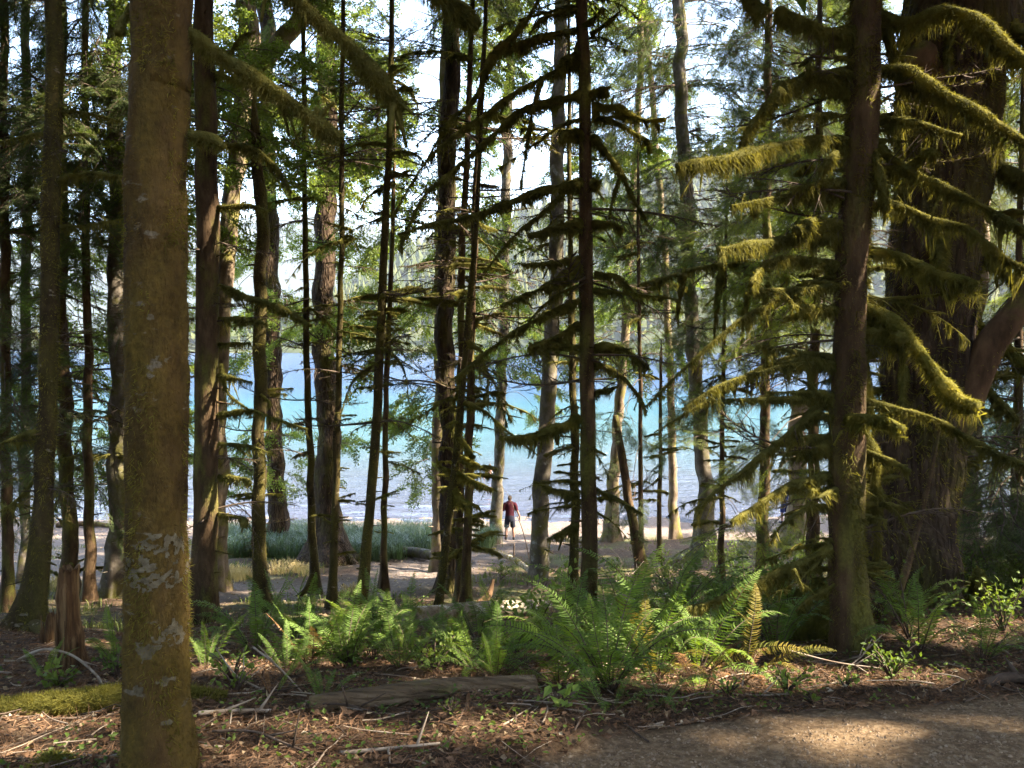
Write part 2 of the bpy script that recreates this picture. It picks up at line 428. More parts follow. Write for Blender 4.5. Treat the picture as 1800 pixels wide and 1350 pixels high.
def water_material():
    m = bpy.data.materials.new('lake_water'); m.use_nodes = True
    nt = m.node_tree; L = nt.links; nt.nodes.clear()
    out = nt.nodes.new('ShaderNodeOutputMaterial'); bs = nt.nodes.new('ShaderNodeBsdfPrincipled')
    bs.inputs['Roughness'].default_value = 0.06; bs.inputs['IOR'].default_value = 1.33
    tc = nt.nodes.new('ShaderNodeTexCoord'); vec = tc.outputs['Object']
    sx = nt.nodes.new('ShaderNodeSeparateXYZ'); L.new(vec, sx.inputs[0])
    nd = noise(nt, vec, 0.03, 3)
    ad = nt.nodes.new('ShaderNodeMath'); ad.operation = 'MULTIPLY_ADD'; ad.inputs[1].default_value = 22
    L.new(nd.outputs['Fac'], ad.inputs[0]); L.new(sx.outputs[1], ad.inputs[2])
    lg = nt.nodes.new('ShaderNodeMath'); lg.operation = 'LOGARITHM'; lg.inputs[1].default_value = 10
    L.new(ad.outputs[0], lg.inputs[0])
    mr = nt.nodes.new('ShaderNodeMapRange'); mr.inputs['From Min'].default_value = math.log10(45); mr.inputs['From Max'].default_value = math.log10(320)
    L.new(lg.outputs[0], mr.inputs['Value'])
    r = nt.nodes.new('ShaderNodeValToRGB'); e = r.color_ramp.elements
    stops = [(0.0, (0.045, 0.048, 0.072)), (0.14, (0.050, 0.064, 0.085)), (0.30, (0.036, 0.092, 0.108)), (0.46, (0.018, 0.078, 0.105)), (0.62, (0.012, 0.044, 0.110)), (1.0, (0.008, 0.030, 0.095))]  # water colour by distance; the lavender near-shore stops also paint in reflected sky
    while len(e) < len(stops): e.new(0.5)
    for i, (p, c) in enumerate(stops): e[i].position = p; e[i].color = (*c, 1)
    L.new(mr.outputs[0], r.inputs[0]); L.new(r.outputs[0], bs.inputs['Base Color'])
    mp = nt.nodes.new('ShaderNodeMapping'); mp.inputs['Scale'].default_value = (0.45, 1.5, 1); L.new(vec, mp.inputs[0])
    n1 = noise(nt, mp.outputs[0], 1.6, 5, 0.6)
    bp = nt.nodes.new('ShaderNodeBump'); bp.inputs['Strength'].default_value = 1.0; bp.inputs['Distance'].default_value = 0.6
    L.new(n1.outputs['Fac'], bp.inputs['Height']); L.new(bp.outputs[0], bs.inputs['Normal'])
    L.new(bs.outputs[0], out.inputs['Surface'])
    return m

# ------------------------------------------------------------------ ground, lake, hills
def grid(xs, ys, zf):
    X, Y = np.meshgrid(xs, ys)
    Z = zf(X, Y)
    V = np.stack([X, Y, Z], -1).reshape(-1, 3)
    nx, ny = len(xs), len(ys)
    i = np.arange(ny - 1)[:, None]; j = np.arange(nx - 1)[None, :]
    Q = np.stack([i * nx + j, i * nx + j + 1, (i + 1) * nx + j + 1, (i + 1) * nx + j], -1).reshape(-1, 4)
    return V, Q

def spread(a, b, step, grow, lim):
    out, x = [b], b
    while x < lim:
        step *= grow; x += step; out.append(x)
    return out[1:]

xs_in = np.arange(-4.5, 4.51, 0.08)
xr = spread(0, 4.5, 0.05, 1.12, 900)
xs = np.array([-x for x in xr[::-1]] + list(xs_in) + xr)
ys = np.concatenate([[-80, -40, -20, -12, -8, -5, -3, -1, 0.5, 1.3], np.arange(1.8, 7.5, 0.06), np.arange(7.5, 15, 0.11), np.arange(15, 41, 0.22), np.geomspace(41.5, 900, 30)])
V, Q = grid(xs, ys, ground)
gb = MB(); gb.add(V, Q)
go = gb.build('ground', [ground_material()])
tag(go, kind='structure')
X, Y = V[:, 0], V[:, 1]
trail = np.clip((trail_edge(X) - Y) / 0.10 + 0.5, 0, 1)
beach = np.clip((Y - 30.0 + 1.2 * fbm(X * 0.5, Y * 0.5, 0, 4)) / 1.5, 0, 1)
pathm = np.clip(1.6 - path_dist(X, Y) / (1.5 + 0.35 * fbm(X * 0.8, Y * 0.8, 0, 8)), 0, 1)
leftdirt = np.clip((-X - 8) / 2, 0, 1) * np.clip((Y - 14) / 3, 0, 1)
dirt = np.clip(np.maximum(np.maximum(beach, pathm), leftdirt * 0.9), 0, 1)
green = np.clip(fbm(X * 0.9, Y * 0.9, 0, 14) * 1.1 + 0.0, 0, 0.8) * np.clip((Y - 6) / 4, 0.0, 1)
zc = np.stack([trail, green, dirt, np.ones_like(trail)], 1).astype(np.float32)
ca = go.data.color_attributes.new('zone', 'FLOAT_COLOR', 'POINT')
ca.data.foreach_set('color', zc.ravel())

xs2 = np.concatenate([np.arange(-2700, -60, 60), np.arange(-60, 60, 0.75), np.arange(60, 2101, 60)])
ys2 = np.concatenate([np.arange(33, 48, 0.25), np.geomspace(48, 2700, 90)])
def waves(X, Y):
    near = np.exp(-np.clip(Y - 36, 0, 99) / 7)
    ph = Y * 3.4 + 0.8 * fbm(X * 0.12, Y * 0.2, 0, 31)
    return LAKE_Z + near * (0.035 * np.sin(ph) + 0.02 * np.sin(ph * 2.3 + X * 0.4)) + 0.02 * fbm(X * 0.5, Y * 1.5, 0, 37, 2) * np.clip((70 - Y) / 20, 0, 1)
V, Q = grid(xs2, ys2, waves)
wb = MB(); wb.add(V, Q)
tag(wb.build('lake', [water_material()]), kind='structure')

def ridge(px_pts, Yd, X):
    pts = [at(px, py, Yd) for px, py in px_pts]
    return np.interp(X, [p[0] for p in pts], [p[2] for p in pts])

M['hill'] = mat('hill_soil', [(0.016, 0.022, 0.008), (0.030, 0.036, 0.012), (0.055, 0.052, 0.022)], 0.05, rough=1)
M['far_tree'] = mat('far_tree', [(0.020, 0.030, 0.010), (0.044, 0.052, 0.014), (0.085, 0.080, 0.024)], 0.02, rough=1)
M['far_tree_dark'] = mat('far_tree_dark', [(0.010, 0.017, 0.012), (0.018, 0.027, 0.016), (0.030, 0.038, 0.020)], 0.01, rough=1)

def hill(name, profile, Y0, Y1, mtl, treem, ntree, th, xlim, seed):
    Ytop = Y1
    def zf(X, Y):
        top = ridge(profile, Ytop, X)
        t = np.clip((Y - Y0) / (Y1 - Y0), 0, 1)
        z = LAKE_Z + 0.4 + np.maximum(top - LAKE_Z, -4) * t ** 0.85
        return z + t * 8 * fbm(X * 0.012, Y * 0.012, 0, seed)
    hx = np.linspace(xlim[0], xlim[1], 120); hy = np.concatenate([[Y0 - 6], np.linspace(Y0, Y1, 40), [Y1 * 1.25]])
    V, Q = grid(hx, hy, lambda X, Y: np.where(Y < Y0, LAKE_Z - 3, np.where(Y > Y1, LAKE_Z - 6, zf(X, Y))))
    b = MB(); b.add(V, Q)
    tag(b.build(name, [mtl]), kind='structure')
    r2 = np.random.default_rng(seed)
    n = ntree
    X = r2.uniform(xlim[0], xlim[1], n); Y = Y0 + (Y1 - Y0) * r2.uniform(0, 1, n) ** 0.9
    Z = zf(X, Y)
    ok = Z > LAKE_Z + 0.3; X, Y, Z = X[ok], Y[ok], Z[ok]; n = len(X)
    H = th * r2.uniform(0.55, 1.25, n); Rr = H * r2.uniform(0.16, 0.30, n)
    rings = [(0.10, 0.8), (0.34, 0.9), (0.60, 0.58), (1.0, 0.02)]
    k = 5
    V = np.empty((n, len(rings), k, 3))
    for a, (h, rr) in enumerate(rings):
        th_ = np.linspace(0, 2 * math.pi, k, endpoint=False)[None, :] + r2.uniform(0, 6, (n, 1))
        jit = r2.uniform(0.65, 1.35, (n, k))
        V[:, a, :, 0] = X[:, None] + np.cos(th_) * Rr[:, None] * rr * jit
        V[:, a, :, 1] = Y[:, None] + np.sin(th_) * Rr[:, None] * rr * jit
        V[:, a, :, 2] = Z[:, None] + H[:, None] * (h + r2.uniform(-0.03, 0.03, (n, k)))
    base = (np.arange(n) * len(rings) * k)[:, None, None]
    a = np.arange(len(rings) - 1)[None, :, None]; j = np.arange(k)[None, None, :]; j2 = (j + 1) % k
    Q = np.stack([base + a * k + j, base + a * k + j2, base + (a + 1) * k + j2, base + (a + 1) * k + j], -1).reshape(-1, 4)
    b = MB(); b.add(V.reshape(-1, 3), Q)
    tag(b.build('far_forest', [treem], smooth=False), 'distant forest covering the ' + ('sunlit hillside across the lake' if seed == 51 else 'hazy blue mountain far across the lake'), 'forest', kind='stuff')

hill('hill', [(-900, 700), (400, 660), (450, 625), (530, 575), (700, 462), (900, 390), (1100, 310), (1300, 262), (1500, 225), (1900, 160), (2800, 120)], 560, 900, M['hill'], M['far_tree'], 5200, 18, (-520, 900), 51)
hill('mountain', [(-1200, 520), (-300, 470), (0, 440), (300, 405), (560, 372), (760, 430), (1000, 480), (1800, 560)], 2100, 3000, M['far_tree_dark'], M['far_tree_dark'], 2000, 28, (-3200, 1800), 52)

# ------------------------------------------------------------------ foliage sprays (numpy prototypes, one unit long, along +X)
def spray_hemlock(seed, droop=0.25):
    r = np.random.default_rng(seed)
    mb = MB()
    t = np.linspace(0, 1, 9)
    main = np.stack([t, 0.04 * np.sin(t * 3 + seed), -droop * t ** 2], 1)
    tube(mb, main, np.linspace(0.010, 0.002, 9), 3, 0, cap=False)
    P, D, N, Ln = [], [], [], []
    for i, tt in enumerate(np.linspace(0.12, 0.98, 14)):
        p = np.array([np.interp(tt, t, main[:, k]) for k in range(3)])
        for sgn in (-1, 1):
            if r.random() < 0.10: continue
            ln = (0.40 * (1 - tt) ** 0.7 + 0.09) * r.uniform(0.6, 1.15)
            ang = R(r.uniform(42, 66))
            d = np.array([math.cos(ang), sgn * math.sin(ang), r.uniform(-0.30, -0.02)]); d /= np.linalg.norm(d)
            strands(mb, p[None], d[None], ln, 0.008, 0)
            for s in np.arange(0.03, ln, 0.046):
                q = p + d * s + np.array([0, 0, -0.35 * s * s])
                for s2 in (-1, 1):
                    a2 = R(r.uniform(35, 60)) * s2
                    dd = np.array([d[0] * math.cos(a2) - d[1] * math.sin(a2), d[0] * math.sin(a2) + d[1] * math.cos(a2), d[2] + r.uniform(-0.25, 0.15)])
                    P.append(q); D.append(dd); N.append([r.normal(0, 0.35), r.normal(0, 0.35), 1]); Ln.append(r.uniform(0.055, 0.10) * (1 - 0.4 * s / ln))
    P, D, N, Ln = map(np.array, (P, D, N, Ln))
    leaves(mb, P, D, N, Ln, Ln * 0.32, 1, 0.05)
    return mb.arrays()

def spray_alder(seed, n_side=9, step=0.045, big=1.0):
    r = np.random.default_rng(seed + 100)
    mb = MB()
    t = np.linspace(0, 1, 7)
    main = np.stack([t, 0.06 * np.sin(t * 4 + seed), -0.22 * t ** 2], 1)
    tube(mb, main, np.linspace(0.008, 0.002, 7), 3, 0, cap=False)
    P, D, N, Ln = [], [], [], []
    for tt in np.linspace(0.08, 0.99, n_side):
        p = np.array([np.interp(tt, t, main[:, k]) for k in range(3)])
        for sgn in (-1, 1):
            ln = (0.34 * (1 - tt) ** 0.6 + 0.10) * r.uniform(0.5, 1.2)
            ang = R(r.uniform(30, 70))
            d = np.array([math.cos(ang), sgn * math.sin(ang), r.uniform(-0.5, 0.3)]); d /= np.linalg.norm(d)
            strands(mb, p[None], d[None], ln, 0.006, 0)
            for s in np.arange(0.04, ln + 0.03, step):
                P.append(p + d * s + r.normal(0, 0.018, 3))
                D.append(d * 0.5 + r.normal(0, 0.6, 3) + np.array([0, 0, -0.35])); N.append(r.normal(0, 0.6, 3) + np.array([0, 0, 0.7]))
                Ln.append(r.uniform(0.045, 0.085) * big)
    P, D, N, Ln = map(np.array, (P, D, N, Ln))
    leaves(mb, P, D, N, Ln, Ln * 0.66, 1, 0.12)
    return mb.arrays()

def spray_coarse(seed):
    r = np.random.default_rng(seed + 300); mb = MB()
    P, D, N, Ln = [], [], [], []
    strands(mb, np.zeros((1, 3)), np.array([[1, 0, -0.15]]), 1.0, 0.02, 0)
    for tt in np.linspace(0.05, 0.97, 12):
        for sgn in (-1, 1):
            ln = 0.42 * (1 - tt) ** 0.7 + 0.12
            d = np.array([0.6, sgn * 0.8, r.uniform(-0.3, 0.0)])
            for s_ in np.arange(0.0, ln, 0.13):
                P.append(np.array([tt, 0, -0.2 * tt * tt]) + d * s_ + r.normal(0, 0.02, 3)); D.append(d + r.normal(0, 0.45, 3)); N.append([r.normal(0, 0.5), r.normal(0, 0.5), 1]); Ln.append(r.uniform(0.19, 0.31))
    P, D, N, Ln = map(np.array, (P, D, N, Ln)); leaves(mb, P, D, N, Ln, Ln * 0.36, 1, 0.05)
    return mb.arrays()

SPRAY = {'coarse': [spray_coarse(i) for i in range(6)], 'hemlock': [spray_hemlock(i, 0.04 + 0.04 * i) for i in range(6)], 'alder': [spray_alder(i, 8, 0.075, 1.9) for i in range(6)], 'alder_coarse': [spray_alder(i, 7, 0.085, 1.55) for i in range(6)]}

def put_spray(mb, kind, P, D, s, roll=0.0, mofs=0):
    V, Q, Mi = SPRAY[kind][int(rng.integers(6))]
    X = nrm(np.asarray(D, float))
    up = np.array([0, 0, 1.0])
    Yv = np.cross(up, X); ln = np.linalg.norm(Yv)
    Yv = np.array([0, 1.0, 0]) if ln < 1e-3 else Yv / ln
    Z = np.cross(X, Yv)
    c, sn = math.cos(roll), math.sin(roll)
    Y2, Z2 = Yv * c + Z * sn, Z * c - Yv * sn
    W = (V[:, :1] * X + V[:, 1:2] * Y2 + V[:, 2:] * Z2) * s + P
    mb.v.append(W); mb.q.append(Q + mb.n); mb.qm.append(Mi + mofs); mb.n += len(W)

LEAFY = {}
def leafy_mesh(kind, seed, leafmat):
    r = random.Random(seed * 7 + 3); mb = MB(); t = np.linspace(0, 1, 9)
    S = np.stack([1.6 * t, 0.10 * np.sin(t * 4 + seed), 0.10 * np.sin(t * 3) - 0.15 * t ** 2], 1)
    tube(mb, S, np.linspace(0.014, 0.004, 9), 5, 0, cap=False)
    sg = 1
    for a in np.linspace(0.14, 0.96, 10):
        p = np.array([np.interp(a, t, S[:, c]) for c in range(3)]); sg = -sg
        if r.random() < 0.08: continue
        d2 = nrm(np.array([r.uniform(0.5, 1.0), sg * r.uniform(0.35, 0.95), r.uniform(-0.30, 0.12)])); l2 = r.uniform(0.35, 0.62) * (1.2 - 0.55 * a)
        S2 = p + d2 * l2 * np.linspace(0, 1, 4)[:, None] + np.array([0, 0, -0.10]) * np.linspace(0, 1, 4)[:, None] ** 2
        tube(mb, S2, np.linspace(0.006, 0.003, 4), 3, 0, cap=False)
        for f_ in ((0.4, 1.0) if kind == 'hemlock' else (0.35, 0.7, 1.0)):
            q = p + d2 * l2 * f_ + np.array([0, 0, -0.10 * f_ * f_])
            put_spray(mb, kind, q, d2 + np.array([r.gauss(0, 0.35), r.gauss(0, 0.35), r.uniform(-0.25, 0.20)]), r.uniform(0.42, 0.62) if kind == 'hemlock' else r.uniform(0.32, 0.48), r.gauss(0, 0.5))
    put_spray(mb, kind, S[-2], S[-1] - S[-3], r.uniform(0.45, 0.6), r.gauss(0, 0.3))
    return mb.mesh('bough', [M['twig'], M[leafmat]], smooth=False)
for kind, lm in (('hemlock', 'leaf_hemlock'), ('hemlock', 'leaf_hemlock_light'), ('alder', 'leaf_alder')):
    LEAFY[lm] = [leafy_mesh(kind, i, lm) for i in range(5 if kind == 'hemlock' else 6)]

# sunlit spots of the photograph: gaps in the canopy through which the sun reaches them
GAPS = []
def gap(p, r): GAPS.append((np.asarray(p, float), r))
for px, py, r in ((480, 1180, 0.22), (590, 1165, 0.22), (690, 1150, 0.22), (820, 1180, 0.22), (370, 1170, 0.2), (190, 1140, 0.2), (1060, 1190, 0.24), (1000, 1150, 0.2), (1130, 1120, 0.22), (1680, 1120, 0.25), (540, 1290, 0.2), (900, 1290, 0.18), (1300, 1215, 0.42), (1380, 1200, 0.46), (1460, 1188, 0.46), (1230, 1190, 0.3), (1560, 1225, 0.08), (1400, 1275, 0.12), (1500, 1330, 0.10), (1620, 1215, 0.14), (1720, 1270, 0.08), (1250, 1300, 0.08), (1560, 1290, 0.07), (1700, 1098, 0.30), (110, 1300, 0.30), (300, 1285, 0.2), (420, 1290, 0.25), (40, 1270, 0.25), (480, 1330, 0.2),
                  (620, 1315, 0.2), (760, 1300, 0.2), (430, 1062, 0.5), (520, 1058, 0.5), (660, 1078, 0.5), (850, 1085, 0.6), (360, 985, 0.8), (230, 1060, 0.6), (740, 1010, 0.8), (100, 1060, 0.7), (250, 965, 0.8), (150, 1000, 0.6), (1030, 943, 0.9), (1100, 943, 1.5), (1330, 945, 1.5), (1420, 950, 1.3), (300, 935, 1.3), (420, 940, 1.2),
                  (1010, 1040, 0.6), (1150, 1030, 0.5), (1380, 1000, 0.7)):
    gap(hit(px, py) + np.array([0, 0, 0.25 if 1085 < py < 1235 and px < 1000 else 0]), r)
for px, py, Y, r in ((640, 1020, 12.2, 0.2), (790, 900, 11.2, 0.32), (815, 820, 11.2, 0.4), (1080, 840, 29.5, 0.9), (1085, 740, 29.5, 0.9), (420, 230, 17, 0.7), (440, 130, 17, 0.5), (400, 330, 17, 0.5), (575, 190, 23.5, 0.8), (580, 290, 23.5, 0.7), (480, 620, 26.5, 0.5), (455, 760, 12.8, 0.3), (470, 460, 13, 0.3),
                     (545, 920, 16.5, 0.4), (885, 350, 29, 0.8), (1720, 420, 13.5, 0.4), (1640, 640, 5.0, 0.12), (1590, 742, 5.0, 0.12), (1220, 560, 25, 0.5), (960, 650, 19.5, 0.35), (680, 420, 12.2, 0.25), (1370, 320, 13, 0.5), (100, 120, 9.5, 0.2), (770, 760, 16.4, 0.4),
                     (300, 350, 2.9, 0.03), (285, 480, 2.9, 0.03), (960, 1050, 4.4, 0.14), (930, 1130, 4.4, 0.12), (1790, 200, 14, 1.0), (1780, 330, 14, 1.0), (1090, 560, 27, 0.6), (1240, 800, 25, 0.5), (440, 760, 9, 0.2), (1760, 640, 9, 0.3), (1110, 200, 8.5, 0.15)):
    gap(at(px, py, Y), r)
WIDE = [(at(x, y, Y), r) for x, y, Y, r in ((700, 200, 24, 1.8), (900, 250, 29, 2.2), (1100, 350, 28, 2.0), (1350, 330, 20, 1.3), (1790, 250, 15, 1.5), (500, 150, 20, 1.5), (650, 450, 24, 1.8), (720, 720, 22, 1.3), (480, 680, 26, 1.6), (300, 600, 18, 1.4), (1000, 120, 29, 2.0), (860, 560, 29, 2.0), (1140, 120, 25, 1.6), (130, 250, 14.5, 0.9), (1420, 760, 17, 0.9), (1740, 900, 9, 0.5), (1600, 180, 5.5, 0.25), (1400, 430, 5.0, 0.2), (1300, 280, 4.8, 0.15))]
for px, py, Y, r in ((672, 560, 11.8, 0.3), (657, 830, 11.8, 0.3), (690, 150, 11.8, 0.3), (600, 600, 12.9, 0.3), (592, 850, 12.9, 0.3), (545, 600, 16.5, 0.35), (463, 560, 12.8, 0.3), (460, 850, 12.8, 0.3), (378, 400, 9.6, 0.3), (378, 700, 9.6, 0.3), (372, 900, 9.6, 0.25), (832, 600, 13, 0.35),
                     (802, 480, 16, 0.35), (218, 500, 15, 0.35), (214, 800, 15, 0.35), (104, 500, 8.2, 0.25), (96, 700, 8.2, 0.25), (108, 150, 8.2, 0.25), (1044, 300, 8.4, 0.2), (1048, 650, 8.4, 0.25), (985, 450, 19.5, 0.4), (970, 850, 19.5, 0.4), (592, 500, 23.5, 0.5), (590, 760, 23.5, 0.5), (1525, 480, 5.2, 0.16), (1515, 800, 5.2, 0.18),
                     (1700, 300, 7.3, 0.3), (1670, 600, 7.3, 0.3), (330, 280, 2.75, 0.08), (326, 700, 2.75, 0.07), (1350, 1012, 4.9, 0.25), (1620, 640, 5.0, 0.18), (1560, 180, 5.0, 0.2), (1700, 200, 5.0, 0.2), (500, 80, 3.0, 0.08), (1630, 900, 7.0, 0.2)):
    gap(at(px, py, Y), r)
GP = np.array([g[0] for g in GAPS]); GR = np.array([g[1] + (0.06 if g[0][1] < 8 else 0.0) for g in GAPS])

def in_gap(P, margin):
    d = np.asarray(P) - GP
    t = d @ TO_SUN
    perp = np.linalg.norm(d - t[:, None] * TO_SUN, axis=1)
    return bool(np.any((t > 0.5) & (perp < GR + margin)))

def open_gaps(mb):
    """drop the leaves that stand in the way of the sun's beams"""
    V, Q, Mi = mb.arrays()
    C = V[Q].mean(1)
    keep = np.ones(len(Q), bool)
    lo, hi = C.min(0), C.max(0)
    for g, r in list(zip(GP, GR)) + WIDE:
        t0 = ((lo + hi) / 2 - g) @ TO_SUN
        if np.linalg.norm(((lo + hi) / 2 - g) - t0 * TO_SUN) > r + np.linalg.norm(hi - lo) / 2: continue
        d = C - g; t = d @ TO_SUN
        keep &= ~((t > 0.6) & (np.einsum('ij,ij->i', d, d) - t * t < (r + 0.04) ** 2))
    mb.v, mb.q, mb.qm = [V], [Q[keep]], [Mi[keep]]

# ------------------------------------------------------------------ trees
class Tree:
    """pts: (px, py, width px) from top to base at distance d; the last point gives the base on the ground"""
    def __init__(s, name, label, d, pts, bark, cat='tree', group=None, H=20.0, flare=0.75, sides=14, amp=0.07, moss=0, mossmat='moss', mlen=0.035, rows=None, base_z=None, freq=5.0):
        s.d = d
        W = np.array([at(x, y, d) for x, y, _ in pts])
        r = np.array([wd / 2 * d / F_PX for _, _, wd in pts]) * (0.86 if d > 8 else 1.0)
        W[-1][2] = gz(W[-1][0], d) - 0.15 if base_z is None else base_z
        top = W[0].copy(); zt = W[-1][2] + H
        if zt > W[0][2] + 0.5:
            sl = (W[0] - W[min(2, len(W) - 1)]); sl = sl / max(abs(sl[2]), 0.3)
            ext = [W[0] + sl * (zt - W[0][2]) * f * np.array([0.6, 0.6, 1]) for f in (1.0, 0.6, 0.3)]
            W = np.vstack([ext, W]); r = np.concatenate([[r[0] * 0.25, r[0] * 0.6, r[0] * 0.85], r])
        W, r = W[::-1], r[::-1]
        s.base = np.array([W[0][0], W[0][1], gz(W[0][0], W[0][1]) if base_z is None else base_z])
        n = rows or int(np.clip((W[-1][2] - W[0][2]) / 0.16, 24, 220))
        S, rr = resample(W, n, r)
        wob = np.stack([fbm(S[:, 2] * 0.9 + d, 3.3, 0, 61, 2), fbm(S[:, 2] * 0.9, 8.1 + d, 0, 62, 2), np.zeros(n)], 1) * (rr * (0.5 if d > 12 else 0.22 if d > 8.1 else 0.12))[:, None] * np.clip((S[:, 2:3] - S[0, 2]) / 1.5, 0, 1)
        S = S + wob
        s.S, s.r = S, rr
        s.root = empty(name, s.base, label, cat, group)
        h = S[:, 2] - s.base[2]
        k = random.choice((3, 4, 5)); ph = random.uniform(0, 6)
        def rf(SS, th):
            e = np.exp(-np.clip(h, 0, 9) / (2.2 * rr[0] + 0.10))
            return 1 + flare * e[:, None] * (0.7 + 0.6 * np.cos(k * th + ph)[None, :])
        mb = MB()
        Vt, Nt = tube(mb, S, rr, sides, 0, amp * 1.35, freq, random.randrange(999), rfun=rf)
        if name != 'maple_tree' and d > 7:              # broken pegs where branches snapped off
            for _ in range(int(26 if d < 20 else 12)):
                zz = random.uniform(s.base[2] + 0.5, min(S[-1][2] - 0.5, CAM_Z + 0.46 * d)); a = random.uniform(0, 6.28)
                c = np.array([np.interp(zz, S[:, 2], S[:, q]) for q in range(3)]); r_ = float(np.interp(zz, S[:, 2], rr)); ln = r_ * random.uniform(1.2, 2.6) + 0.03
                e = np.array([math.cos(a), math.sin(a), random.uniform(-0.25, 0.25)])
                tube(mb, np.array([c, c + e * ln * 0.6, c + e * ln]), np.array([0.018, 0.014, 0.006]) * random.uniform(0.5, 1.2) * (0.7 + 0.03 * d), 5, 0)
        s.trunk = mb.build('trunk', [M[bark]], s.root, s.base)
        if moss:
            # only where the picture or a step beside it can see: the lower 14 m
            zi = S[:, 2]
            ok = np.where((zi < 9 + CAM_Z) )[0]
            wts = rr[ok] / rr[ok].sum()
            ii = rng.choice(ok[:-1], moss, p=(wts[:-1] / wts[:-1].sum()))
            jj = rng.integers(0, Vt.shape[1], moss); u = rng.random((moss, 1)); v = rng.random((moss, 1))
            jn = (jj + 1) % Vt.shape[1]; i2 = ii + 1
            P = (Vt[ii, jj] * (1 - u) + Vt[ii, jn] * u) * (1 - v) + (Vt[i2, jj] * (1 - u) + Vt[i2, jn] * u) * v
            Nn = nrm(Nt[ii, jj] * (1 - u) + Nt[ii, jn] * u)
            keep = fbm(P[:, 0] * 3.5, P[:, 1] * 3.5, P[:, 2] * 2.0, 77, 3) + rng.normal(0, 0.25, moss) > -0.25
            P, Nn = P[keep], Nn[keep]
            D = Nn * rng.uniform(0.25, 1.0, (len(P), 1)) + np.array([0, 0, -1]) * rng.uniform(0.1, 1.0, (len(P), 1)) + rng.normal(0, 0.45, (len(P), 3))
            b2 = MB(); strands(b2, P - Nn * 0.004, D, mlen * rng.uniform(0.4, 1.3, len(P)), mlen * 0.14, 0)
            b2.build('moss', [M[mossmat]], s.root, s.base)['kind'] = 'stuff'
    def axis(s, z):
        return np.array([np.interp(z, s.S[:, 2], s.S[:, k]) for k in range(3)]), float(np.interp(z, s.S[:, 2], s.r))
    def z_at(s, py):
        return CAM_Z + ray(900, py)[2] * s.d

# --- mossy boughs
def bough(S, r, n, L, W, hang=0.6, drapes=0, dlen=0.2, m=0, sides=8, amp=0.28, tuft=None):
    """tube with a shaggy coat; S points, r radii (with the moss), n strands, drapes: hanging beards"""
    mb = MB()
    S = np.asarray(S, float)
    Vt, Nt = tube(mb, S, r, sides, m, amp, 9.0 / max(0.4, 6 * float(np.mean(r)) ** 0.5), random.randrange(999))
    rr = np.broadcast_to(r, (len(S),))
    if n:
        wts = (rr[:-1] + 0.004); ii = rng.choice(len(S) - 1, n, p=wts / wts.sum())
        jj = rng.integers(0, sides, n); u = rng.random((n, 1)); v = rng.random((n, 1)); jn = (jj + 1) % sides
        P = (Vt[ii, jj] * (1 - u) + Vt[ii, jn] * u) * (1 - v) + (Vt[ii + 1, jj] * (1 - u) + Vt[ii + 1, jn] * u) * v
        Nn = nrm(Nt[ii, jj] + 1e-6)
        D = Nn * rng.uniform(0.3, 1, (n, 1)) + np.array([0, 0, -1]) * hang * rng.uniform(0.2, 1.4, (n, 1)) + rng.normal(0, 0.35, (n, 3))
        under = np.clip(-Nn[:, 2], 0, 1)
        strands(mb, P, D, L * rng.uniform(0.3, 1.3, n) * (0.5 + 1.5 * under), W, m)
    for _ in range(drapes):
        i = int(rng.integers(1, len(S) - 1)); k = int(rng.integers(18, 46))
        dl = dlen * rng.uniform(0.4, 1.2); wd = rr[i] * 0.8 + 0.012
        T = nrm(S[min(i + 1, len(S) - 1)] - S[i - 1])
        P = S[i] + T * rng.normal(0, wd * 1.3, (k, 1)) + rng.normal(0, wd * 0.3, (k, 3)) - np.array([0, 0, rr[i] * 0.6])
        tip = S[i] + np.array([rng.normal(0, 0.02), rng.normal(0, 0.02), -dl - rr[i]])
        E = tip + rng.normal(0, 0.014, (k, 3)); E[:, 2] += dl * rng.uniform(0, 0.75, k)
        strands(mb, P, E - P, np.linalg.norm(E - P, axis=1), W * 2.2, m)
    return mb

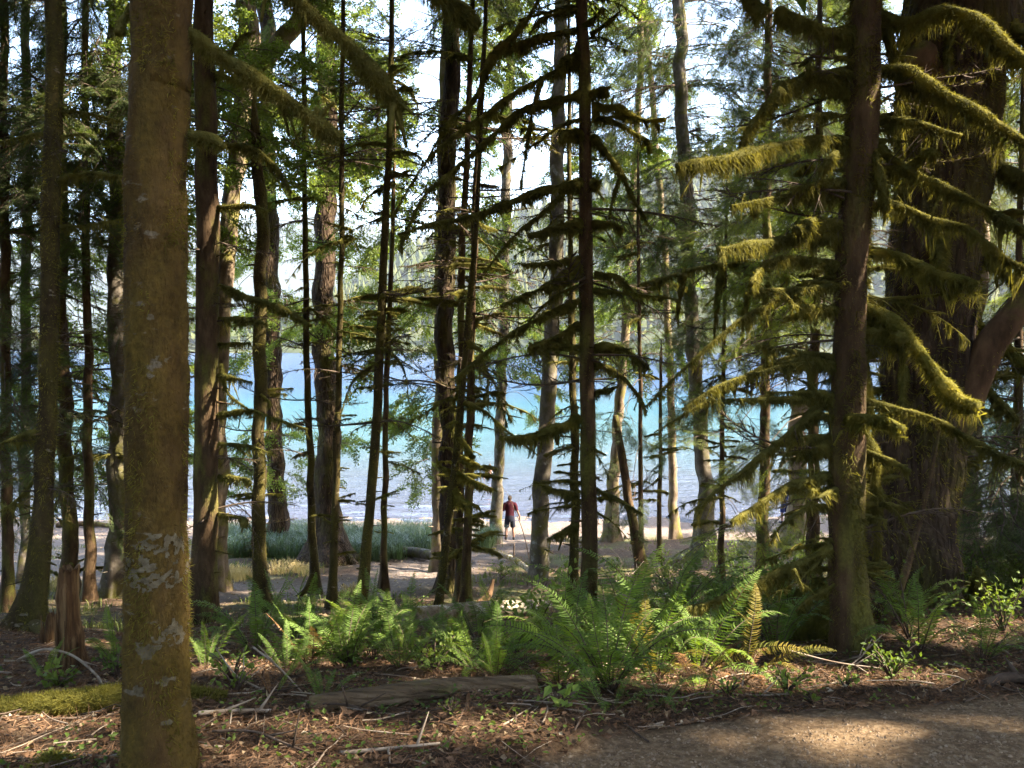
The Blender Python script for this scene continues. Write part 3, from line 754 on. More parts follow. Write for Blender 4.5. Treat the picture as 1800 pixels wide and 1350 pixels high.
PROTO = {}
def make_protos():
    r = random.Random(5)
    for kind, m in (('stub', 'moss'), ('stub_dark', 'moss_dark')):
        L = []
        for i in range(8):
            n = 12; t = np.linspace(0, 1, n)
            S = np.stack([t, 0.05 * np.sin(t * 5 + i), r.uniform(-0.05, 0.12) * t - r.uniform(0.02, 0.28) * t ** 2.2], 1)
            rad = 0.030 + 0.022 * np.sin(math.pi * np.clip(t * 1.05, 0, 1)) ** 0.7 + 0.024 * np.array([r.uniform(-1, 1) for _ in t])
            rad = np.maximum(rad, 0.010)
            rad[-1] *= 0.45; rad[0] = 0.03
            mb = bough(S, rad * 0.8, 620, 0.06, 0.006, 0.8, drapes=7, dlen=0.17, sides=7, amp=0.5)
            if i % 2 == 0:      # a fork
                k = 5 + i % 3; S2 = np.linspace(0, 1, 6)[:, None] * np.array([0.42, (0.24 if i % 4 else -0.24), -0.10]) + S[k]
                b2 = bough(S2, np.linspace(0.026, 0.012, 6), 120, 0.05, 0.006, 0.7, sides=6)
                mb.add(*b2.arrays()[:2])
            L.append(mb.mesh('branch', [M[m]]))
        PROTO[kind] = L
    L = []
    for i in range(7):                                  # bare dead twiggy branches with a little moss
        n = 10; t = np.linspace(0, 1, n); mb = MB()
        S = np.stack([t, 0.07 * np.sin(t * 4 + i), 0.10 * t - r.uniform(0.1, 0.4) * t ** 2], 1)
        tube(mb, S, np.linspace(0.013, 0.003, n), 5, 0)
        for k in range(16):
            a = r.uniform(0.15, 0.95); p = np.array([np.interp(a, t, S[:, c]) for c in range(3)])
            sg = 1 if k % 2 else -1; ln = r.uniform(0.15, 0.45) * (1.1 - a)+0.06
            d = np.array([r.uniform(0.3, 0.8), sg * r.uniform(0.3, 0.8), r.uniform(-0.7, 0.15)])
            tt = np.linspace(0, 1, 5)[:, None]
            S2 = p + d * ln * tt + np.array([0, 0, -0.12]) * ln * tt ** 2
            tube(mb, S2, np.linspace(0.006, 0.0018, 5), 3, 0, cap=False)
            for _ in range(3):
                q = p + d * ln * r.uniform(0.2, 0.9)
                strands(mb, q[None], np.array([[d[0] + r.uniform(-0.6, 0.6), d[1] + r.uniform(-0.6, 0.6), d[2] - 0.2]]), ln * 0.5, 0.005, 0)
        ii = rng.integers(0, n - 1, 130)
        strands(mb, S[ii] + (S[ii + 1] - S[ii]) * rng.random((130, 1)), rng.normal(0, 0.5, (130, 3)) + np.array([0, 0, -0.6]), rng.uniform(0.02, 0.07, 130), 0.006, 1)
        L.append(mb.mesh('branch', [M['twig'], M['moss_dark']]))
    PROTO['bare'] = L
    L = []
    for i in range(8):                                  # long thin sweeping dead limbs with ragged moss
        n = 16; t = np.linspace(0, 1, n); up_ = r.uniform(-0.05, 0.16); dr = r.uniform(0.15, 0.60)
        S = np.stack([t, 0.10 * np.sin(t * 3.5 + i), up_ * t - dr * t ** 1.9], 1)
        rad = np.linspace(0.020, 0.005, n) * np.clip(1 + 0.9 * fbm(t * 9, i * 3.1, 0, 5, 2), 0.3, 2.2)
        mb = bough(S, rad, 330, 0.045, 0.005, 1.1, drapes=6, dlen=0.14, sides=5, amp=0.4)
        for k in range(11):
            a = r.uniform(0.12, 0.97); p = np.array([np.interp(a, t, S[:, c]) for c in range(3)]); ln = r.uniform(0.10, 0.36) * (1.15 - 0.7 * a)
            d = np.array([r.uniform(0.2, 0.9), r.choice((-1, 1)) * r.uniform(0.2, 0.9), r.uniform(-1.0, 0.1)]); tt = np.linspace(0, 1, 5)[:, None]
            b2 = bough(p + d * ln * tt + np.array([0, 0, -0.10 * ln]) * tt ** 2, np.linspace(0.008, 0.003, 5) * r.uniform(0.6, 1.5), 36, 0.035, 0.005, 1.1, sides=4)
            V2, Q2, _m = b2.arrays(); mb.add(V2, Q2)
        L.append(mb.mesh('branch', [M['moss_dark']]))
    PROTO['sweep'] = L
make_protos()

def stubs(T, y0, y1, n, lo, hi, kind='stub', spread_=360, lean=0.0, bright=0.0):
    """copies of the branch prototypes round the trunk between picture heights y0 and y1, in loose whorls"""
    za, zb = T.z_at(y1), T.z_at(y0)
    zs = np.sort(rng.uniform(za, zb, max(2, n // 3)))
    for i in range(n):
        z = zs[i % len(zs)] + random.gauss(0, 0.03)
        c, rad = T.axis(z)
        if random.random() < 0.72:
            a = (0 if random.random() < 0.5 else math.pi) + random.gauss(0, 0.55)
        else:
            a = random.uniform(0, 2 * math.pi)
        if T.d < 7.5 and math.sin(a) < -0.45: a = -a
        s = random.uniform(lo, hi) * (1.0 if random.random() < 0.6 else 0.5) * (0.72 if kind != 'bare' else 1.0)
        k = kind
        o = link('branch', random.choice(PROTO[k]), T.root, c - T.base + np.array([math.cos(a), math.sin(a), 0]) * rad * 0.4, (random.gauss(0, 0.3), random.gauss(lean, 0.16), a), (s, s, s * random.choice((1, 1, -1)) if k == 'bare' else s))

def crown(T, wins, kind_mat, top=None, name='crown', gaps=True):
    """foliage: wins = (spray kind, x0, x1, y0, y1, count, size lo, size hi) picture windows at the tree's own distance;
    top = (spray kind, count, z0, z1, reach, size) the crown above the picture"""
    mb = MB()
    spots = []
    for (k, x0, x1, y0, y1, n, s0, s1) in wins:
        for _ in range(n):
            Yp = T.d + random.uniform(-1, 1) * min(2.5, 0.12 * T.d)
            spots.append((k, at(random.uniform(x0, x1), random.uniform(y0, y1), Yp), random.uniform(s0, s1)))
    if top:
        k, n, z0, z1, reach, size = top
        z0 = max(z0, 0.44 * (T.d - 2) + (CAM_Z - T.base[2]) + 0.4)
        z1 = max(z1, z0 + 5)
        for _ in range(int(n * 1.6)):
            z = T.base[2] + z0 + (z1 - z0) * random.random() ** 1.1
            f = 1 - 0.75 * (z - T.base[2] - z0) / (z1 - z0)
            a = random.uniform(0, 2 * math.pi); rr = reach * f * random.uniform(0.35, 1.0)
            c, _r = T.axis(z)
            qx, qy, qz = c[0] + math.cos(a) * rr, c[1] + math.sin(a) * rr, z
            if qy > 0.2 and abs(qx) < 0.70 * qy + size * 0.7 and (qz - CAM_Z) < 0.45 * qy + size * 0.6: continue
            spots.append(({'hemlock': 'coarse', 'alder': 'alder_coarse'}[k], np.array([c[0] + math.cos(a) * rr, c[1] + math.sin(a) * rr, z]), size * random.uniform(0.7, 1.25)))
    nwin = sum(w_[5] for w_ in wins)
    cr = bpy.data.objects.new(name, None); col.objects.link(cr); cr.parent = T.root; cr.empty_display_size = 0.1
    wood = MB()
    for si, (k, p, s) in enumerate(spots):
        if gaps and si < nwin and in_gap(p, s * 0.13): continue
        hd = math.hypot(p[0] - T.S[0][0], p[1] - T.S[0][1])
        zs = p[2] + (0.35 if k in ('hemlock', 'coarse') else 0.15) * hd + random.uniform(0.0, 0.5)
        zs = min(zs, T.S[-1][2] - 0.2)
        c, _r = T.axis(zs)
        d = p - c; ln = np.linalg.norm(d); d = d / max(ln, 1e-6)
        L_ = 1.6 * s if si < nwin else s
        start = p - d * min(L_ * 0.6, ln * 0.9)
        tt = np.linspace(0, 1, 5)[:, None]
        S = c + (start - c) * tt + np.array([0, 0, 0.12 * ln]) * np.sin(tt * math.pi)
        r0 = min(0.006 + 0.004 * ln, 0.022)
        tube(wood, S, np.linspace(r0, 0.008, 5), 3, 0, cap=False)
        dd = nrm(d * np.array([1, 1, 0.5]) + np.array([0, 0, -0.12]) + rng.normal(0, 0.22, 3))
        if si < nwin:
            lm = LEAFY['leaf_alder' if k == 'alder' else (kind_mat if 'hemlock' in kind_mat else 'leaf_hemlock')]
            X_ = Vector(dd); Y_ = Vector((0, 0, 1)).cross(X_).normalized(); Z_ = X_.cross(Y_)
            mtx = Matrix((X_, Y_, Z_)).transposed() @ Matrix.Rotation(random.gauss(0, 0.45), 3, 'X')
            o = link('bough', random.choice(lm), cr, start - T.base, None, s)
            o.rotation_mode = 'QUATERNION'; o.rotation_quaternion = mtx.to_quaternion()
        else:
            put_spray(mb, k, start, dd, s, random.gauss(0, 0.5))
    if wood.n:
        wood.build('limb_wood', [M['twig']], cr, T.base)['kind'] = 'stuff'
    if mb.n:
        open_gaps(mb)
        mb.build('high_foliage', [M['twig'], M[kind_mat]], cr, T.base, smooth=False)['kind'] = 'stuff'

TR = {}
def tree(key, *a, **k):
    TR[key] = Tree(*a, **k); return TR[key]

# near trees
t = tree('front', 'mossy_tree', 'thick moss-covered trunk nearest the camera, with pale lichen patches', 2.75,
     [(283, -30, 98), (281, 120, 99), (277, 260, 99), (275, 420, 100), (276, 620, 105), (275, 760, 105), (275, 900, 100), (276, 1020, 102), (276, 1150, 108), (276, 1260, 113), (278, 1360, 126), (280, 1450, 150)], 'bark_front', H=16, flare=0.06, sides=64, amp=0.055, rows=460, moss=60000, mossmat='moss_brown', mlen=0.020, freq=16.0)
def tufts(T, n, mtl, ln, thr):
    i = rng.integers(0, len(T.S) - 1, n); th = rng.uniform(0, 2 * math.pi, n)
    c = T.S[i] + (T.S[i + 1] - T.S[i]) * rng.random((n, 1)); N = np.stack([np.cos(th), np.sin(th), np.zeros(n)], 1)
    P = c + N * T.r[i][:, None] * 1.0
    k = (fbm(th * 1.6, P[:, 2] * 3.0, 0, 91, 3) > thr) & (P[:, 2] < 4) & (P[:, 2] > T.base[2])
    P, N = P[k], N[k]
    b = MB(); strands(b, P, N * rng.uniform(0.3, 1, (len(P), 1)) + rng.normal(0, 0.5, P.shape) + np.array([0, 0, -0.5]), ln * rng.uniform(0.4, 1.3, len(P)), ln * 0.13)
    b.build('moss', [M[mtl]], T.root, T.base)['kind'] = 'stuff'
tufts(t, 90000, 'moss', 0.026, 0.22)
# lichen patches grown on the bark
def lichen_patches(T, spots):
    zz = T.S[:, 2]
    for px, py, wpx, hpx in spots:
        c3 = at(px, py, T.d)
        cz = c3[2]; c, rad = T.axis(cz)
        th0 = math.atan2(-1, (c3[0] - c[0]) / max(rad, 1e-3))
        wm, hm = wpx * T.d / F_PX, hpx * T.d / F_PX
        dx = np.clip((c3[0] - c[0]) / rad, -0.93, 0.93); th0 = -math.acos(dx)
        nu, nv = 56, 44
        U = np.linspace(-1, 1, nu); Vv = np.linspace(-1, 1, nv)
        uu, vv = np.meshgrid(U, Vv)
        th = th0 + uu * (wm / 2) / rad / max(0.35, abs(math.sin(th0)))
        z = cz + vv * hm / 2
        cx = np.interp(z, zz, T.S[:, 0]); cyy = np.interp(z, zz, T.S[:, 1]); rr = np.interp(z, zz, T.r)
        msk = 1 - (uu ** 2 + vv ** 2) + 1.3 * fbm(th * rad * 60, z * 60, 0, int(px), 4) - 0.5
        ro = rr * 1.02 + np.where(msk > 0, 0.002, 0)
        Vx = np.stack([cx + np.cos(th) * ro, cyy + np.sin(th) * ro, z], -1).reshape(-1, 3)
        i = np.arange(nv - 1)[:, None]; j = np.arange(nu - 1)[None, :]
        ok = (msk[:-1, :-1] > 0) & (msk[1:, 1:] > 0) & (msk[:-1, 1:] > 0)
        Qx = np.stack([i * nu + j, i * nu + j + 1, (i + 1) * nu + j + 1, (i + 1) * nu + j], -1)[ok]
        if len(Qx):
            b = MB(); b.add(Vx, Qx); b.build('lichen_patch', [M['lichen']], T.root, T.base)
lichen_patches(t, [(292, 945, 50, 36), (272, 975, 75, 34), (310, 1008, 60, 34), (262, 1005, 60, 50), (318, 955, 24, 60), (300, 1122, 70, 46), (318, 1100, 30, 50), (310, 1180, 26, 22), (268, 1192, 20, 24), (306, 628, 22, 26), (312, 1250, 16, 14), (285, 560, 18, 22)])

tree('left_mossy', 'mossy_tree', 'curving moss-coated trunk with spreading roots at far left', 8.2,
     [(92, -30, 30), (95, 120, 31), (92, 260, 33), (88, 450, 36), (87, 600, 35), (82, 750, 36), (76, 900, 37), (68, 1000, 40), (58, 1075, 48), (48, 1125, 62)], 'bark_mossy', H=17, flare=0.9, sides=20, amp=0.10, moss=9000, mlen=0.045)
tree('dark_red', 'spruce_tree', 'straight dark reddish spruce just right of the nearest trunk', 9.6,
     [(357, -30, 36), (360, 200, 42), (363, 500, 45), (362, 800, 47), (358, 1000, 50), (355, 1110, 56)], 'bark_spruce', H=20, flare=0.35, sides=20, amp=0.05, moss=4500, mossmat='moss_dark', mlen=0.03)
tree('centre', 'spruce_tree', 'dark straight spruce with long sweeping mossy boughs, centre right', 8.4,
     [(1022, -30, 22), (1026, 150, 25), (1029, 350, 27), (1031, 550, 29), (1033, 750, 31), (1035, 950, 33), (1036, 1130, 40)], 'bark_spruce', H=19, flare=0.3, sides=16, amp=0.06, moss=6000, mossmat='moss_dark', mlen=0.03)
tree('right', 'spruce_tree', 'shaggy spruce draped in hanging moss beside the gravel trail', 5.2,
     [(1522, -30, 50), (1516, 150, 54), (1510, 300, 53), (1500, 450, 55), (1492, 620, 58), (1488, 800, 60), (1488, 950, 60), (1490, 1080, 63), (1492, 1170, 74)], 'bark_spruce', H=17, flare=0.3, sides=26, amp=0.08, moss=24000, mossmat='moss_dark', mlen=0.030, rows=220)
tree('big', 'maple_tree', 'huge leaning furrowed trunk with moss hanging at its right, by the trail', 7.3,
     [(1690, -30, 185), (1672, 120, 165), (1655, 300, 150), (1635, 480, 142), (1622, 650, 140), (1605, 800, 138), (1590, 920, 140), (1578, 1010, 160), (1570, 1090, 210)], 'bark_furrowed', H=20, flare=0.45, sides=40, amp=0.08, moss=30000, mossmat='moss', mlen=0.06, rows=240)
# middle distance
tree('edge_left', 'spruce_tree', 'thin dark trunk cut by the left edge', 13, [(8, -30, 14), (9, 300, 17), (10, 700, 19), (12, 1000, 22), (12, 1090, 26)], 'bark_spruce', H=20, moss=1500, mlen=0.05)
tree('left_far', 'spruce_tree', 'slim trunk between the left edge and the curving mossy trunk', 18.5, [(46, -30, 15), (46, 300, 17), (45, 700, 19), (44, 950, 20), (44, 1035, 24)], 'bark_grey', H=20, moss=1000, mlen=0.06)
tree('left_broken', 'spruce_tree', 'ragged trunk with shaggy moss behind the rotten stump', 15.5, [(104, -30, 20), (106, 300, 24), (108, 520, 26), (112, 700, 28), (118, 850, 27), (122, 960, 29), (124, 1070, 34)], 'bark_spruce', H=18, amp=0.12, moss=2500, mlen=0.06)
tree('left_grey', 'alder_tree', 'grey-patched trunk just left of the nearest trunk', 15, [(196, -30, 28), (204, 200, 30), (206, 450, 31), (206, 700, 33), (203, 900, 33), (201, 1060, 40)], 'bark_grey', H=20, moss=2200, mossmat='moss_dark', mlen=0.05)
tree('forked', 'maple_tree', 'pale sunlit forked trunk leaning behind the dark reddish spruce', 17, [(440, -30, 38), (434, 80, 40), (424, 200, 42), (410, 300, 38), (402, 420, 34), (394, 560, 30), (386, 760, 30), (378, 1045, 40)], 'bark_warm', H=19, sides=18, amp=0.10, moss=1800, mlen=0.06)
tree('moss_pole', 'alder_tree', 'olive mossy pole-like trunk standing before a darker thick trunk', 12.8, [(452, 285, 24), (461, 380, 25), (458, 520, 26), (456, 650, 26), (455, 800, 25), (453, 920, 27), (456, 1010, 29), (464, 1088, 36)], 'bark_mossy', H=8.6, sides=16, amp=0.10, moss=3500, mlen=0.05)
tree('thick_back', 'cottonwood_tree', 'thick dark furrowed trunk rising out of the sedge grass', 26.5, [(468, -30, 30), (470, 200, 32), (474, 420, 34), (480, 600, 33), (483, 760, 33), (484, 880, 36), (482, 955, 44)], 'bark_furrowed', H=24, sides=18, flare=0.4, amp=0.08, moss=1500, mlen=0.09)
tree('thin_a', 'spruce_tree', 'thin sapling trunk left of the thick fir, sunlit at its foot', 16.5, [(532, -30, 9), (535, 300, 10), (540, 600, 13), (546, 850, 15), (551, 980, 17), (554, 1050, 22)], 'bark_mossy', H=15, flare=0.7, moss=1200, mlen=0.05)
tree('fir', 'fir_tree', 'thick dark fir with flared roots in the sedge grass', 23.5, [(574, -30, 32), (575, 200, 38), (575, 400, 41), (573, 650, 43), (574, 850, 46), (577, 940, 56), (580, 1000, 84)], 'bark_furrowed', H=25, sides=20, flare=0.7, amp=0.07, moss=1500, mlen=0.09)
tree('thin_b', 'spruce_tree', 'slender straight pole with tiny mossy stubs in front of the thick fir', 12.9, [(604, -30, 8), (602, 200, 10), (600, 450, 11), (594, 700, 13), (588, 900, 15), (583, 1085, 18)], 'bark_mossy', H=13, moss=2000, mlen=0.035)
tree('leaner', 'spruce_tree', 'leaning slender spruce with whorls of mossy stubs, left of centre', 11.8, [(690, -30, 9), (686, 200, 12), (677, 400, 15), (670, 560, 18), (662, 720, 19), (652, 870, 20), (641, 1000, 21), (632, 1108, 25)], 'bark_mossy', H=14, sides=14, moss=4200, mlen=0.045)
tree('thin_c', 'spruce_tree', 'thin dark pole close behind the leaning slender spruce', 17, [(690, 420, 9), (683, 600, 11), (677, 800, 12), (675, 950, 13), (674, 1045, 18)], 'bark_spruce', H=11, moss=1200, mlen=0.05)
tree('cluster_thick', 'fir_tree', 'thick straight trunk at the back of the central cluster', 16.0, [(792, -30, 30), (790, 150, 34), (786, 400, 36), (786, 620, 37), (790, 850, 38), (793, 1000, 39), (793, 1060, 46)], 'bark_furrowed', H=24, sides=18, amp=0.06, moss=2000, mossmat='moss_dark', mlen=0.06)
tree('cluster_pale', 'alder_tree', 'pale sunlit trunk peeping out left of the central cluster', 22, [(786, -30, 22), (780, 300, 23), (773, 600, 24), (770, 800, 24), (774, 985, 30)], 'bark_warm', H=22, moss=600, mlen=0.07)
tree('cluster_mid', 'spruce_tree', 'slim dark spruce in the middle of the central cluster', 14.5, [(832, -30, 9), (822, 250, 12), (812, 500, 14), (808, 800, 15), (807, 1070, 19)], 'bark_spruce', H=17, moss=2000, mlen=0.05)
tree('cluster_right', 'spruce_tree', 'slim spruce with dense mossy stubs at the right of the central cluster', 13.0, [(852, 60, 8), (842, 250, 12), (832, 450, 15), (826, 700, 17), (821, 900, 18), (818, 1085, 22)], 'bark_spruce', H=13, moss=3000, mlen=0.045)
tree('cluster_lean', 'spruce_tree', 'slanting moss-lit sapling crossing in front of the central cluster', 11.0, [(838, 380, 9), (830, 480, 11), (815, 650, 13), (802, 800, 15), (788, 920, 16), (774, 1040, 17), (763, 1118, 18)], 'bark_mossy', H=9.2, moss=4200, mlen=0.045)
tree('grey_shore', 'alder_tree', 'smooth grey trunk beside the person on the shore', 29.5, [(898, -30, 17), (893, 200, 19), (888, 450, 20), (883, 650, 20), (878, 820, 22), (871, 958, 27)], 'bark_grey', H=24, sides=16, flare=0.2, moss=500, mossmat='moss_dark', mlen=0.09)
tree('grey_mid', 'alder_tree', 'brown-grey trunk left of the dark centre spruce', 19.5, [(990, -30, 24), (985, 150, 27), (978, 400, 29), (970, 600, 31), (960, 780, 33), (952, 920, 34), (945, 1030, 40)], 'bark_grey', H=23, flare=0.25, sides=18, moss=1500, mossmat='moss_dark', mlen=0.06)
tree('behind_centre', 'spruce_tree', 'shaggy thin trunk close behind the dark centre spruce', 13.5, [(1003, 420, 10), (1006, 600, 14), (1009, 800, 17), (1008, 950, 19), (1006, 1085, 24)], 'bark_mossy', H=12, amp=0.12, moss=2600, mlen=0.06)
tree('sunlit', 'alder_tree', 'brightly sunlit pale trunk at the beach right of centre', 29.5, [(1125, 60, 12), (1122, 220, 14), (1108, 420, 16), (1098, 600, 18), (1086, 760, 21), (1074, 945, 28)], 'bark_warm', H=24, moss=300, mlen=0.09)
tree('dark_leaner', 'alder_tree', 'short dark trunk leaning left above the beach', 19.8, [(1082, 730, 12), (1092, 790, 16), (1104, 860, 18), (1116, 930, 19), (1130, 1012, 26)], 'bark_spruce', H=4.6, moss=900, mossmat='moss_dark', mlen=0.05)
tree('thin_d', 'spruce_tree', 'very thin pole right of the sunlit trunk', 22, [(1122, 330, 6), (1124, 600, 8), (1126, 800, 9), (1128, 985, 12)], 'bark_spruce', H=12, moss=700, mlen=0.06)
tree('thin_e', 'spruce_tree', 'shaggy thin dead sapling standing before the open water', 24, [(1162, 640, 6), (1160, 800, 8), (1159, 965, 11)], 'bark_spruce', H=7, moss=700, mlen=0.07)
tree('tall_right', 'hemlock_tree', 'tall grey-green trunk right of the sunlit one, with hanging sprays', 25.0, [(1194, -30, 24), (1200, 200, 26), (1210, 420, 27), (1220, 600, 28), (1232, 780, 29), (1241, 975, 38)], 'bark_grey', H=25, sides=16, moss=1600, mlen=0.09)
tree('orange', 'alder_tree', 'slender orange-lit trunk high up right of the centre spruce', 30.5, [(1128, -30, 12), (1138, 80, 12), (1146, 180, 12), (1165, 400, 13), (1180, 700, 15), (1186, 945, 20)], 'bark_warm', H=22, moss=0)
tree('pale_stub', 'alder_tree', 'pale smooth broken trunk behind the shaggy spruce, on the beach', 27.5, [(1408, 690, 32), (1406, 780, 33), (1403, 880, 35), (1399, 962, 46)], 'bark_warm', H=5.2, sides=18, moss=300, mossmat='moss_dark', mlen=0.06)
tree('thin_f', 'hemlock_tree', 'thin hemlock sapling hung with mossy sprays, left of the shaggy spruce', 18, [(1276, 420, 6), (1273, 600, 8), (1270, 800, 10), (1268, 985, 14)], 'bark_spruce', H=10, moss=900, mlen=0.06)
tree('pale_right', 'cedar_tree', 'pale straight trunk behind the huge leaning one at right', 13.5, [(1737, -30, 34), (1732, 150, 36), (1722, 350, 38), (1712, 550, 38), (1700, 800, 38), (1695, 1020, 48)], 'bark_warm', H=22, sides=16, moss=800, mossmat='moss_dark', mlen=0.06)
tree('far_right', 'hemlock_tree', 'hemlock with bright green sprays at the right edge', 15, [(1830, -30, 26), (1836, 300, 28), (1842, 700, 30), (1846, 1000, 40)], 'bark_spruce', H=21, moss=600, mlen=0.05)
tree('left_hemlock', 'hemlock_tree', 'dark-needled hemlock filling the upper left corner', 14.5, [(150, -30, 12), (152, 300, 14), (154, 600, 16), (156, 1070, 22)], 'bark_spruce', H=19, moss=600, mlen=0.05)
tree('young_hemlock', 'hemlock_tree', 'young hemlock with low dark sprays at the right edge beside the huge trunk', 9.0, [(1792, 420, 12), (1790, 700, 18), (1786, 900, 22), (1784, 1080, 30)], 'bark_spruce', H=7, moss=600, mlen=0.04)
tree('mid_hemlock', 'hemlock_tree', 'hemlock with hanging needle sprays between the tall grey-green trunk and the shaggy spruce', 20.5, [(1352, -30, 14), (1350, 300, 16), (1346, 700, 19), (1343, 990, 26)], 'bark_spruce', H=19, moss=600, mlen=0.06)
tree('low_hemlock', 'hemlock_tree', 'bushy hemlock with drooping sprays before the lake, left of the shaggy spruce', 17, [(1440, 120, 12), (1436, 400, 16), (1432, 700, 20), (1430, 985, 28)], 'bark_spruce', H=15, moss=600, mlen=0.05)

tufts(TR['right'], 60000, 'moss_dark', 0.055, 0.12)
tufts(TR['big'], 60000, 'moss', 0.09, 0.10)
tufts(TR['centre'], 12000, 'moss_dark', 0.05, 0.1)
tufts(TR['left_mossy'], 14000, 'moss', 0.06, 0.0)
# the limb of the huge trunk and of the forked one
def limb(T, pts, d0, d1, w0, w1, bark, name='limb', sides=12, moss=1500, mossmat='moss', mlen=0.05, amp=0.1, drapes=0):
    n = len(pts); W = np.array([at(x, y, d0 + (d1 - d0) * i / (n - 1)) for i, (x, y) in enumerate(pts)])
    ds = np.linspace(d0, d1, n); rad = np.linspace(w0, w1, n) / 2 * ds / F_PX
    S, r = resample(W, 40, rad)
    mb = bough(S, r, 0, 0, 0, sides=sides, amp=amp, m=0)
    b2 = bough(S, r * 0.98, moss, mlen, mlen * 0.12, drapes=drapes, m=1, sides=sides, amp=amp)
    V, Q, Mi = b2.arrays(); k = len(S) * sides + 2
    # keep only the strands of the second pass
    Qs = Q[(Q >= k).all(1)]
    mb.add(V, Qs, 1)
    mb.build(name, [M[bark], M[mossmat]], T.root, T.base)
limb(TR['big'], [(1600, 900), (1650, 800), (1688, 735), (1715, 670), (1745, 600), (1790, 545), (1850, 470)], 7.1, 6.8, 58, 44, 'bark_red', moss=900)
limb(TR['big'], [(1640, 200), (1625, 130), (1618, 95)], 7.2, 6.7, 66, 50, 'bark_red', moss=500)
limb(TR['forked'], [(425, 140), (465, 105), (500, 65), (540, 20), (590, -60)], 17, 16.6, 34, 26, 'bark_warm', moss=700)
limb(TR['big'], [(1570, 1080), (1500, 1060), (1455, 1085), (1430, 1140)], 7.0, 6.3, 90, 60, 'bark_furrowed', moss=5000, name='root', amp=0.15)
limb(TR['left_mossy'], [(60, 1100), (110, 1130), (160, 1150), (230, 1160)], 8.0, 6.4, 26, 8, 'bark_mossy', moss=500, name='root')
limb(TR['left_mossy'], [(55, 1105), (20, 1130), (-30, 1140)], 8.0, 7.4, 24, 10, 'bark_mossy', moss=400, name='root')
limb(TR['thin_a'], [(551, 1010), (535, 1040), (505, 1058)], 16.4, 16.0, 14, 4, 'bark_mossy', moss=100, name='root')
limb(TR['fir'], [(590, 950), (615, 985), (645, 1008)], 23.4, 22.6, 26, 8, 'bark_furrowed', moss=100, name='root')

# ------------------------------------------------------------------ custom mossy boughs, traced for shape and set at each tree's distance
def boughs(key, specs, m='moss_dark', dens=1.0):
    T = TR[key]
    for sp in specs:
        pts, d1, w0, w1 = sp[:4]
        drapes = sp[4] if len(sp) > 4 else 0
        dlen = sp[5] if len(sp) > 5 else 0.2
        mm = sp[6] if len(sp) > 6 else m
        n = len(pts); d0 = sp[7] if len(sp) > 7 else T.d
        W = np.array([at(x, y, d0 + (d1 - d0) * (i / (n - 1)) ** 1.2) for i, (x, y) in enumerate(pts)])
        ds = np.linspace(d0, d1, n); rad = np.linspace(w0, w1, n) / 2 * ds / F_PX
        length = np.linalg.norm(np.diff(W, axis=0), axis=1).sum()
        S, r = resample(W, int(np.clip(length * 22, 10, 60)), rad)
        r = r * 0.80 * np.clip(1 + 0.55 * fbm(S[:, 0] * 7, S[:, 1] * 7, S[:, 2] * 7, random.randrange(99), 2), 0.22, 1.9) * np.linspace(1.08, 0.62, len(S))
        px = d0 / F_PX
        cnt = int(length / px * 5.5 * dens * (0.6 + 0.04 * (w0 + w1) / 2))
        mb = bough(S, r, min(int(cnt * 1.3), 8000), 0.30 * float(np.mean(rad)) * 2 + 5 * px, 1.3 * px, 1.15, drapes, dlen, sides=9)
        for _ in range(int(length / 0.085)):          # small offshoots
            i = int(rng.integers(2, len(S) - 1)); Tn = nrm(S[i] - S[i - 1]); fl = rng.uniform(0.04, 0.30) * rng.uniform(0.4, 1) * min(1.0, 0.45 + d0 / 14)
            dv = nrm(Tn * rng.uniform(0.2, 1) + rng.normal(0, 0.55, 3) + np.array([0, 0, rng.uniform(-1.1, 0.2)]))
            tt = np.linspace(0, 1, 6)[:, None]; S2 = S[i] + dv * fl * tt + np.array([0, 0, -0.25 * fl]) * tt ** 2
            r2 = max(0.003, float(r[i]) * rng.uniform(0.12, 0.5)) * (1 + 0.4 * rng.normal(0, 0.5, 6)).clip(0.4, 1.6) * np.linspace(1, 0.55, 6)
            b2 = bough(S2, r2, int(fl / px * 2.2), 5 * px, 1.0 * px, 0.7, sides=5)
            V2, Q2, _m = b2.arrays(); mb.add(V2, Q2)
        mb.build('branch', [M[mm]], T.root, T.base)

